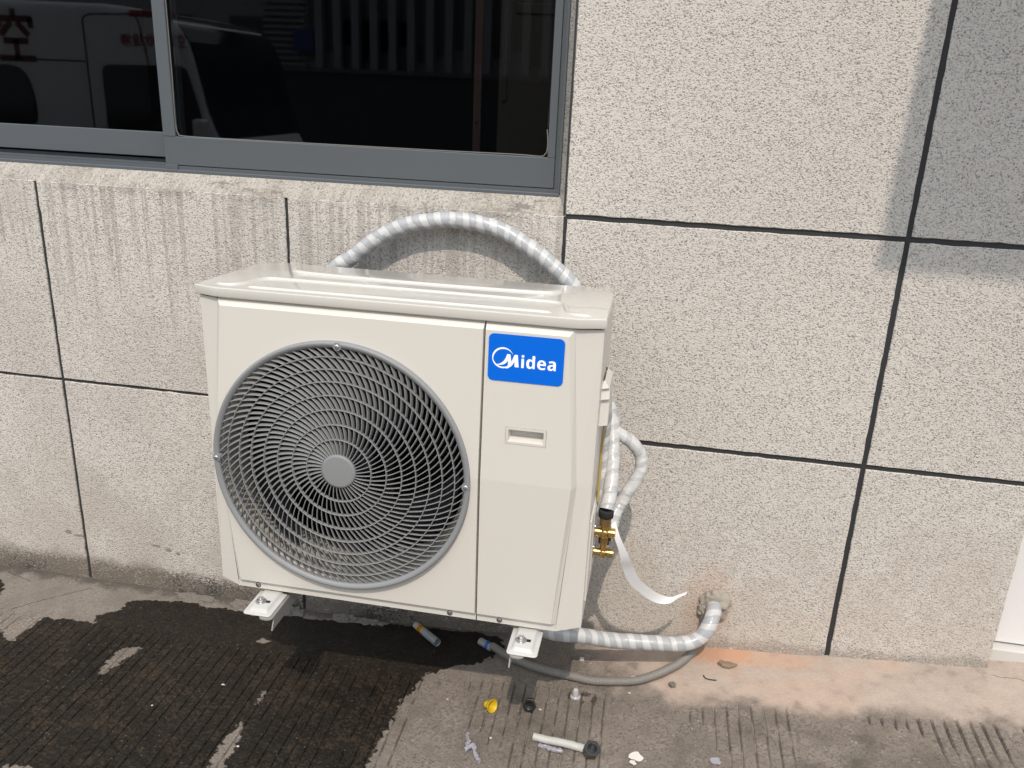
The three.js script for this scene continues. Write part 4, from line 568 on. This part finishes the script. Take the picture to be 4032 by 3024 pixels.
// ---------------------------------------------------------------- litter left on the paving
const onG = (x, z, up = 0) => [x, HX(x) + up, z];
const orient = (g, dir, at) => g.applyQuaternion(new THREE.Quaternion().setFromUnitVectors(V3(0, 0, 1), V3(...dir).normalize())).translate(...at);
single('yellow_cap', 'small yellow plastic plug with a flared rim lying on its side', 'cap', [orient(lathe([[0, -0.008], [0.0085, -0.008], [0.0095, -0.004], [0.0098, 0.004], [0.0105, 0.006], [0.0165, 0.0145], [0.0165, 0.0165], [0.0152, 0.0165], [0.0075, 0.006], [0.0075, -0.005], [0, -0.005]], 36), [0.8, 0.3, 0.52], onG(-0.312, 0.318, 0.0132))], phy([0.62, 0.42, 0.012], 0.4), onG(-0.312, 0.318));
const nutG = (r, h) => { const s = new THREE.Shape(); for (let k = 0; k < 6; k++) { const a = k * Math.PI / 3; s[k ? 'lineTo' : 'moveTo'](Math.cos(a) * r, Math.sin(a) * r); } s.closePath(); const ho = new THREE.Path(); ho.absarc(0, 0, r * 0.64, 0, Math.PI * 2, true); s.holes.push(ho); return [new THREE.ExtrudeGeometry(s, { depth: h, bevelEnabled: true, bevelSize: 0.0012, bevelThickness: 0.0012, bevelSegments: 2, curveSegments: 20 }).translate(0, 0, -h / 2), new THREE.CircleGeometry(r * 0.66, 24).translate(0, 0, -h * 0.2)]; };
const nutMat = phy([0.010, 0.010, 0.011], 0.25, { clearcoat: 0.4 });
single('black_cap_nut', 'black hexagonal plastic cap nut beside the bracket shadow', 'nut', nutG(0.0155, 0.018).map((g) => orient(g, [0.05, 0.45, 0.85], onG(-0.210, 0.306, 0.0150))), nutMat, onG(-0.210, 0.306), 'black plastic cap nuts');
single('black_cap_nut', 'black hexagonal plastic cap nut at the end of the white tube', 'nut', nutG(0.018, 0.026).map((g) => orient(g, [0.12, 0.86, 0.45], onG(-0.045, 0.442, 0.0175))), nutMat, onG(-0.045, 0.442), 'black plastic cap nuts');
const clear = phy([0.9, 0.9, 0.93], 0.15, { transmission: 0.6, thickness: 0 }), lilac = phy([0.66, 0.64, 0.71], 0.2, { transmission: 0.6, thickness: 0 });
single('clear_plug', 'small clear ribbed plastic plug standing on the grooved concrete', 'plug', [lathe([[0.013, 0.0005], [0.013, 0.002], [0.008, 0.003], [0.0095, 0.006], [0.007, 0.008], [0.009, 0.011], [0.0065, 0.013], [0.0065, 0.021], [0.004, 0.024], [0, 0.024]], 28).rotateX(-Math.PI / 2).translate(...onG(-0.103, 0.243))], clear, onG(-0.103, 0.243));
single('white_tube', 'short milky white plastic tube lying across the grooves', 'tube', [tube(curve([onG(-0.183, 0.408, 0.0105), onG(-0.150, 0.414, 0.0092), onG(-0.115, 0.420, 0.0108), onG(-0.062, 0.430, 0.0096)]), 0.0092, 40, 18, 0.0012), orient(new THREE.CircleGeometry(0.0088, 18), [-1, 0, -0.15], onG(-0.1825, 0.408, 0.0105))], phy([0.62, 0.61, 0.57], 0.35, { transmission: 0.2, thickness: 0 }), onG(-0.12, 0.418));
const crumple = (pts, w, sd) => { const c = curve(pts), g = tube(c, w, 40, 10), p = g.attributes.position; for (let i = 0; i < p.count; i++) { const x = p.getX(i), z = p.getZ(i); p.setXYZ(i, x + 0.006 * (vn(x * 180 + sd, z * 180) - 0.5), p.getY(i) * 1 + 0.003 * (vn(x * 220 + 5, z * 220 + sd) - 0.5), z + 0.006 * (vn(x * 180 + 40, z * 180 + sd) - 0.5)); } g.computeVertexNormals(); return g; };
single('plastic_strip', 'crumpled lilac plastic strip bent in the middle', 'plastic scrap', [crumple([onG(-0.338, 0.418, 0.006), onG(-0.333, 0.445, 0.008), onG(-0.326, 0.462, 0.007)], 0.0052, 1), crumple([onG(-0.334, 0.467, 0.006), onG(-0.318, 0.455, 0.010), onG(-0.306, 0.478, 0.006), onG(-0.294, 0.500, 0.006)], 0.0052, 7)], lilac, onG(-0.32, 0.46));
single('plastic_strip', 'flat lilac plastic strip beside the white tube', 'plastic scrap', [crumple([onG(-0.168, 0.428, 0.005), onG(-0.140, 0.436, 0.005), onG(-0.110, 0.441, 0.005)], 0.0055, 3)], lilac, onG(-0.14, 0.435));
function flake(w, h, t, sd, at) { // irregular flat scrap
  const s = new THREE.Shape(), n = 14; for (let k = 0; k < n; k++) { const a = k / n * 6.2832, q = 0.6 + 0.75 * vn(k * 0.9 + sd, sd * 3.1); s[k ? 'lineTo' : 'moveTo'](Math.cos(a) * w * q, Math.sin(a) * h * q); } s.closePath();
  const g = new THREE.ExtrudeGeometry(s, { depth: t, bevelEnabled: true, bevelSize: t * 0.3, bevelThickness: t * 0.3, bevelSegments: 1 }), p = g.attributes.position; for (let i = 0; i < p.count; i++) p.setZ(i, p.getZ(i) + 0.35 * w * (vn(p.getX(i) * 70 + sd, p.getY(i) * 70) - 0.3)); g.computeVertexNormals(); return g.rotateX(-Math.PI / 2).translate(...at);
}
const paper = std([0.66, 0.62, 0.57], 0.8), chipMat = std([0.55, 0.52, 0.48], 0.85), woodMat = std([0.24, 0.17, 0.115], 0.8), mortarMat = std([0.17, 0.152, 0.132], 0.95);
single('paper_scrap', 'torn cream paper scrap to the right of the black nut', 'paper scrap', [flake(0.016, 0.012, 0.0012, 5, onG(0.056, 0.436, 0.004)), flake(0.008, 0.007, 0.001, 8, onG(0.050, 0.452, 0.004))], paper, onG(0.056, 0.436));
single('plastic_scrap', 'tiny pale lilac scrap at the bottom edge of the picture', 'plastic scrap', flake(0.011, 0.009, 0.003, 12, onG(0.233, 0.425, 0.004)), lilac, onG(0.233, 0.425));
single('wood_chip', 'brown splinter of debris on the orange dust near the wall', 'debris', [flake(0.020, 0.008, 0.004, 3, onG(0.276, 0.076, 0.004)), flake(0.007, 0.008, 0.003, 6, onG(0.262, 0.072, 0.006))], woodMat, onG(0.276, 0.076));
single('wire_curl', 'thin dark curl of wire on the pink screed', 'wire', tube(curve([onG(0.214, 0.122, 0.003), onG(0.219, 0.133, 0.003), onG(0.231, 0.137, 0.003), onG(0.246, 0.139, 0.004)]), 0.0013, 24, 6), rubber, onG(0.23, 0.13));
single('paper_scrap', 'curled white shaving near the corrugated hose', 'paper scrap', tube(curve([onG(0.028, 0.168, 0.003), onG(0.032, 0.157, 0.006), onG(0.040, 0.151, 0.004)]), 0.0026, 16, 6), paper, onG(0.034, 0.16));
single('concrete_chip', 'small square concrete chip in the sun right of the unit shadow', 'chip', rbox(-0.108, -0.096, gy(-0.1, 0), gy(-0.1, 0.009), 0.093, 0.102, 0.002), chipMat, onG(-0.1, 0.098));
single('dried_bud', 'small grey-brown dried lump on the screed', 'debris', flake(0.008, 0.007, 0.006, 17, onG(0.136, 0.172, 0.003)), mortarMat, onG(0.136, 0.172));
[['white grit flake right of the upper black nut', -0.183, 0.305, 0.006, 0.003, 21], ['white grit flake below the yellow cap', -0.284, 0.418, 0.005, 0.004, 25], ['tiny white flake left of the bent lilac strip', -0.42, 0.30, 0.004, 0.003, 31], ['pale flake on the paving by the upper groove ends', 0.03, 0.215, 0.005, 0.004, 35], ['white grit cluster in the damp patch', -1.0, 0.36, 0.006, 0.004, 41], ['white grit on the damp paving by the bottom edge', -0.86, 0.55, 0.005, 0.004, 44], ['pale grit in the damp patch left of centre', -1.13, 0.47, 0.004, 0.003, 47]].forEach(([l, x, z, w, h, s]) => single('grit_flake', l, 'grit', flake(w * 0.62, h * 0.62, 0.001, s, onG(x, z, 0.002)), chipMat, onG(x, z), 'white grit flakes on the paving'));
// lumps of old mortar where wall and paving meet
[['crumbled mortar lump at the wall foot below the fan', -0.80, 0.018, 0.045, 0.016, 0.018, 2], ['flat mortar smear at the wall foot, right of the crumbled lump', -0.725, 0.017, 0.05, 0.015, 0.010, 6], ['mortar crust at the wall foot left of the left bracket', -1.10, 0.02, 0.06, 0.022, 0.018, 11], ['broken mortar ridge at the wall foot near the left bracket foot', -0.97, 0.018, 0.05, 0.018, 0.02, 15], ['mortar ridge at the wall foot near the far left crack', -1.27, 0.016, 0.07, 0.014, 0.012, 19]].forEach(([l, x, z, w, d, h, s]) => {
  const g = new THREE.SphereGeometry(1, 72, 36), p = g.attributes.position; for (let i = 0; i < p.count; i++) { const a = p.getX(i), b = p.getY(i), c = p.getZ(i), q = 1 + 1.3 * (fbm(a * 3.4 + s, c * 3.4 + b * 2, 4) - 0.5); p.setXYZ(i, a * q * w, b * q * h, c * q * d); } g.computeVertexNormals(); g.translate(x, HX(x) - h * 0.35, z); single('mortar_lump', l, 'mortar', g, mortarMat, [x, HX(x), z], 'mortar lumps at the wall foot'); });
// ---------------------------------------------------------------- behind the viewer: what the window glass mirrors
const vanWhite = phy([0.55, 0.56, 0.58], 0.3, { clearcoat: 0.6, clearcoatRoughness: 0.1 }), vanGlass = phy([0.012, 0.016, 0.024], 0.06), vanBlack = std([0.03, 0.03, 0.03], 0.7), vanRed = std([0.22, 0.03, 0.04], 0.5), redInk = std([0.30, 0.06, 0.08], 0.6), darkInk = std([0.10, 0.02, 0.02], 0.6);
const van = thing('parked_van', 'white panel van with red lettering, mirrored in the window', 'van', [-5.3, 0, 4.8]);
{
  const Z0 = 4.0, Z1 = 5.5, s = new THREE.Shape();
  s.moveTo(-7.6, 0.28); s.lineTo(-3.36, 0.28); s.quadraticCurveTo(-3.30, 0.55, -3.33, 0.92); s.lineTo(-3.42, 1.06); s.lineTo(-3.49, 1.23); s.lineTo(-3.57, 1.6); s.quadraticCurveTo(-3.62, 1.80, -3.72, 1.86); s.quadraticCurveTo(-3.95, 1.94, -4.3, 1.965); s.lineTo(-6.9, 1.99); s.quadraticCurveTo(-7.45, 1.98, -7.55, 1.7); s.lineTo(-7.66, 0.9); s.closePath();
  const body = new THREE.ExtrudeGeometry(s, { depth: Z1 - Z0 - 0.12, bevelEnabled: true, bevelSize: 0.06, bevelThickness: 0.06, bevelOffset: -0.06, bevelSegments: 5, curveSegments: 10 }).translate(0, 0, Z0 + 0.06);
  part(van, 'body', body, vanWhite);
  const pane = (pts, r = 0.07) => { const q = new THREE.Shape(), n = pts.length; pts.forEach((c, k) => { const a = pts[(k + n - 1) % n], b = pts[(k + 1) % n], u = new THREE.Vector2(a[0] - c[0], a[1] - c[1]).setLength(r), w = new THREE.Vector2(b[0] - c[0], b[1] - c[1]).setLength(r); q[k ? 'lineTo' : 'moveTo'](c[0] + u.x, c[1] + u.y); q.quadraticCurveTo(c[0], c[1], c[0] + w.x, c[1] + w.y); }); q.closePath(); return new THREE.ExtrudeGeometry(q, { depth: 0.012, bevelEnabled: true, bevelSize: 0.004, bevelThickness: 0.004, bevelSegments: 2 }).translate(0, 0, Z0 - 0.012); };
  part(van, 'window', pane([[-4.34, 1.53], [-3.62, 1.545], [-3.52, 1.19], [-3.50, 1.03], [-4.34, 1.03]]), vanGlass); part(van, 'window', pane([[-6.2, 1.50], [-5.02, 1.50], [-4.95, 1.25], [-4.97, 1.03], [-6.2, 1.03]], 0.14), vanGlass);
  { const q = [], e = [[-3.345, 0.86], [-3.408, 1.06], [-3.472, 1.23], [-3.552, 1.60], [-3.60, 1.72], [-3.655, 1.815], [-3.74, 1.872], [-3.86, 1.912]]; for (let k = 0; k < e.length - 1; k++) q.push([[e[k][0], e[k][1], Z0 + 0.05], [e[k][0], e[k][1], Z1 + 0.004], [e[k + 1][0], e[k + 1][1], Z1 + 0.004], [e[k + 1][0], e[k + 1][1], Z0 + 0.05]]); part(van, 'windscreen', quads(q), vanGlass); }
  part(van, 'seam', [box(-4.475, -4.463, 0.45, 1.86, Z0 - 0.003, Z0 + 0.004), box(-5.9, -4.475, 1.545, 1.556, Z0 - 0.003, Z0 + 0.004), tube(curve([[-4.47, 1.84, Z0], [-4.44, 1.875, Z0], [-4.2, 1.89, Z0 + 0.002], [-4.03, 1.88, Z0], [-3.98, 1.70, Z0], [-3.95, 1.54, Z0]]), 0.006, 40, 6), box(-3.93, -3.92, 0.45, 1.03, Z0 - 0.003, Z0 + 0.004)], vanBlack);
  part(van, 'roof_stripe', rbox(-4.08, -3.70, 1.875, 1.925, Z0 - 0.004, Z0 + 0.06, 0.01), vanRed);
  for (const x of [-6.7, -3.9]) { const w = part(van, 'wheel', cyl([x, 0.29, Z0 + 0.02], [x, 0.29, Z0 + 0.2], 0.29, 0.29, 32), vanBlack); part(w, 'rim', cyl([x, 0.29, Z0 + 0.005], [x, 0.29, Z0 + 0.03], 0.17, 0.19, 24), steelDull); const w2 = part(van, 'wheel', cyl([x, 0.29, Z1 - 0.2], [x, 0.29, Z1 - 0.02], 0.29, 0.29, 32), vanBlack); part(w2, 'rim', cyl([x, 0.29, Z1 - 0.03], [x, 0.29, Z1 - 0.005], 0.19, 0.17, 24), steelDull); }
  part(van, 'mirror', [rbox(-3.52, -3.42, 1.02, 1.18, Z0 - 0.16, Z0 - 0.06, 0.03), cyl([-3.47, 1.06, Z0 - 0.06], [-3.47, 1.06, Z0 + 0.04], 0.02, 0.02, 10)], vanWhite);
  const G = { kong: [[5, 0, 5, 1], [1, 1.6, 9, 1.6], [1, 1.6, 1, 3], [9, 1.6, 8.6, 3], [4, 2.6, 2, 4.6], [6, 2.6, 8.2, 4.6], [2.4, 6, 7.6, 6], [5, 6, 5, 9.5], [1, 9.5, 9, 9.5]],
    tiao: [[1, 1, 2, 2], [0.5, 4, 2, 4], [2, 4, 2, 9], [2, 9, 3.2, 8], [4, 1, 4, 7], [4, 7, 3, 9.5], [4, 1, 9.5, 1], [9.5, 1, 9.5, 9.3], [9.5, 9.3, 8.5, 9.3], [5.2, 3, 8.3, 3], [6.8, 1.8, 6.8, 5], [5, 5, 8.5, 5], [5.5, 6.3, 8, 6.3], [5.5, 8.3, 8, 8.3], [5.5, 6.3, 5.5, 8.3], [8, 6.3, 8, 8.3]],
    hui: [[1, 1, 9, 1], [1, 9.3, 9, 9.3], [1, 1, 1, 9.5], [9, 1, 9, 9.5], [3.5, 3.8, 6.5, 3.8], [3.5, 7, 6.5, 7], [3.5, 3.8, 3.5, 7], [6.5, 3.8, 6.5, 7]],
    shou: [[1.5, 2, 1.5, 7], [1.5, 7, 3.5, 6], [3.5, 1, 3.5, 9.5], [6, 1, 4.8, 4], [5.5, 3, 9.5, 3], [8.3, 3, 5, 9.5], [5.5, 4, 9.5, 9.5]],
    wei: [[2.5, 0.8, 1, 3], [1, 3, 2.8, 3], [2.8, 3, 0.8, 6], [0.8, 6, 3.2, 5.5], [0.8, 9, 3.2, 8], [5.5, 0.8, 4, 4], [5, 3, 5, 9.6], [7, 0.8, 7.5, 2], [5, 3, 9.5, 3], [5, 5, 9.2, 5], [5, 7, 9.2, 7], [5, 9.3, 9.7, 9.3], [7.2, 3, 7.2, 9.3]],
    xiu: [[2.2, 0.8, 0.6, 4], [1.6, 3, 1.6, 9.6], [3.2, 3, 3.2, 7.5], [5.5, 0.8, 4, 3.5], [5, 2, 9, 2], [8.5, 2, 4, 5], [5, 2.5, 9.5, 5], [7.5, 5, 4.5, 6.6], [8.2, 6.2, 4.5, 8], [9, 7.5, 4.2, 9.8]] };
  const glyph = (k, x, y, s, t) => G[k].map(([a, b, c, d]) => { const X0 = x - a * s, Y0 = y - b * s, X1 = x - c * s, Y1 = y - d * s, L = Math.hypot(X1 - X0, Y1 - Y0) + t * 0.6; return new THREE.BoxGeometry(L, t, 0.004).rotateZ(Math.atan2(Y1 - Y0, X1 - X0)).translate((X0 + X1) / 2, (Y0 + Y1) / 2, Z0 - 0.0025); });
  const text = []; ['kong', 'tiao', 'hui', 'shou', 'wei', 'xiu'].forEach((k, i) => text.push(...glyph(k, -3.585 - i * 0.0985, 1.765, 0.0092, 0.0085)));
  part(van, 'lettering', text, redInk, 'small red characters above the window'); part(van, 'lettering', [...glyph('kong', -4.88, 1.895, 0.036, 0.045), ...glyph('tiao', -5.36, 1.895, 0.036, 0.04)], darkInk, 'large dark red characters on the side');
}
const fence = thing('boundary_wall', 'dark low wall across the yard, mirrored in the window', 'wall', [-2, 0, 9.5]);
part(fence, 'wall_face', box(-16, 8, 0, 1.60, 9.5, 9.7), std([0.045, 0.047, 0.052], 0.8)); part(fence, 'coping', box(-16, 8, 1.60, 1.66, 9.46, 9.74), std([0.10, 0.10, 0.10], 0.8));
const fac = thing('facing_building', 'pale building with vertical ribs across the yard, mirrored in the window', 'building', [-4, 0, 15]);
{
  const fw = std([0.24, 0.245, 0.25], 0.8), fd = std([0.03, 0.033, 0.04], 0.3), fb = std([0.02, 0.05, 0.16], 0.6);
  part(fac, 'wall', box(-22, 12, 0, 6.2, 14.2, 22), fw); part(fac, 'roof', box(-22.2, 12.2, 6.2, 6.4, 14.0, 22.2), fd);
  for (let i = 0; i < 34; i++) { const x = -7.0 + i * 0.36; part(fac, 'window', box(x, x + 0.16, 1.9 + (i % 3) * 0.12, 3.6, 14.16, 14.202), fd); part(fac, 'pier', box(x + 0.19, x + 0.33, 0, 5.4, 14.0, 14.2), fw); }
  for (let i = 0; i < 14; i++) part(fac, 'louvre_slat', box(-7.9, -7.05, 1.75 + i * 0.11, 1.80 + i * 0.11, 14.12, 14.2), fw);
  for (let i = 0; i < 4; i++) part(fac, 'door', box(-13 + i * 2.2, -11.6 + i * 2.2, 0, 2.6, 14.16, 14.2), fd); part(fac, 'sign_board', box(-7.25, -6.85, 2.0, 2.4, 14.02, 14.11), fb, 'blue board');
}
renderer.render(scene, camera);
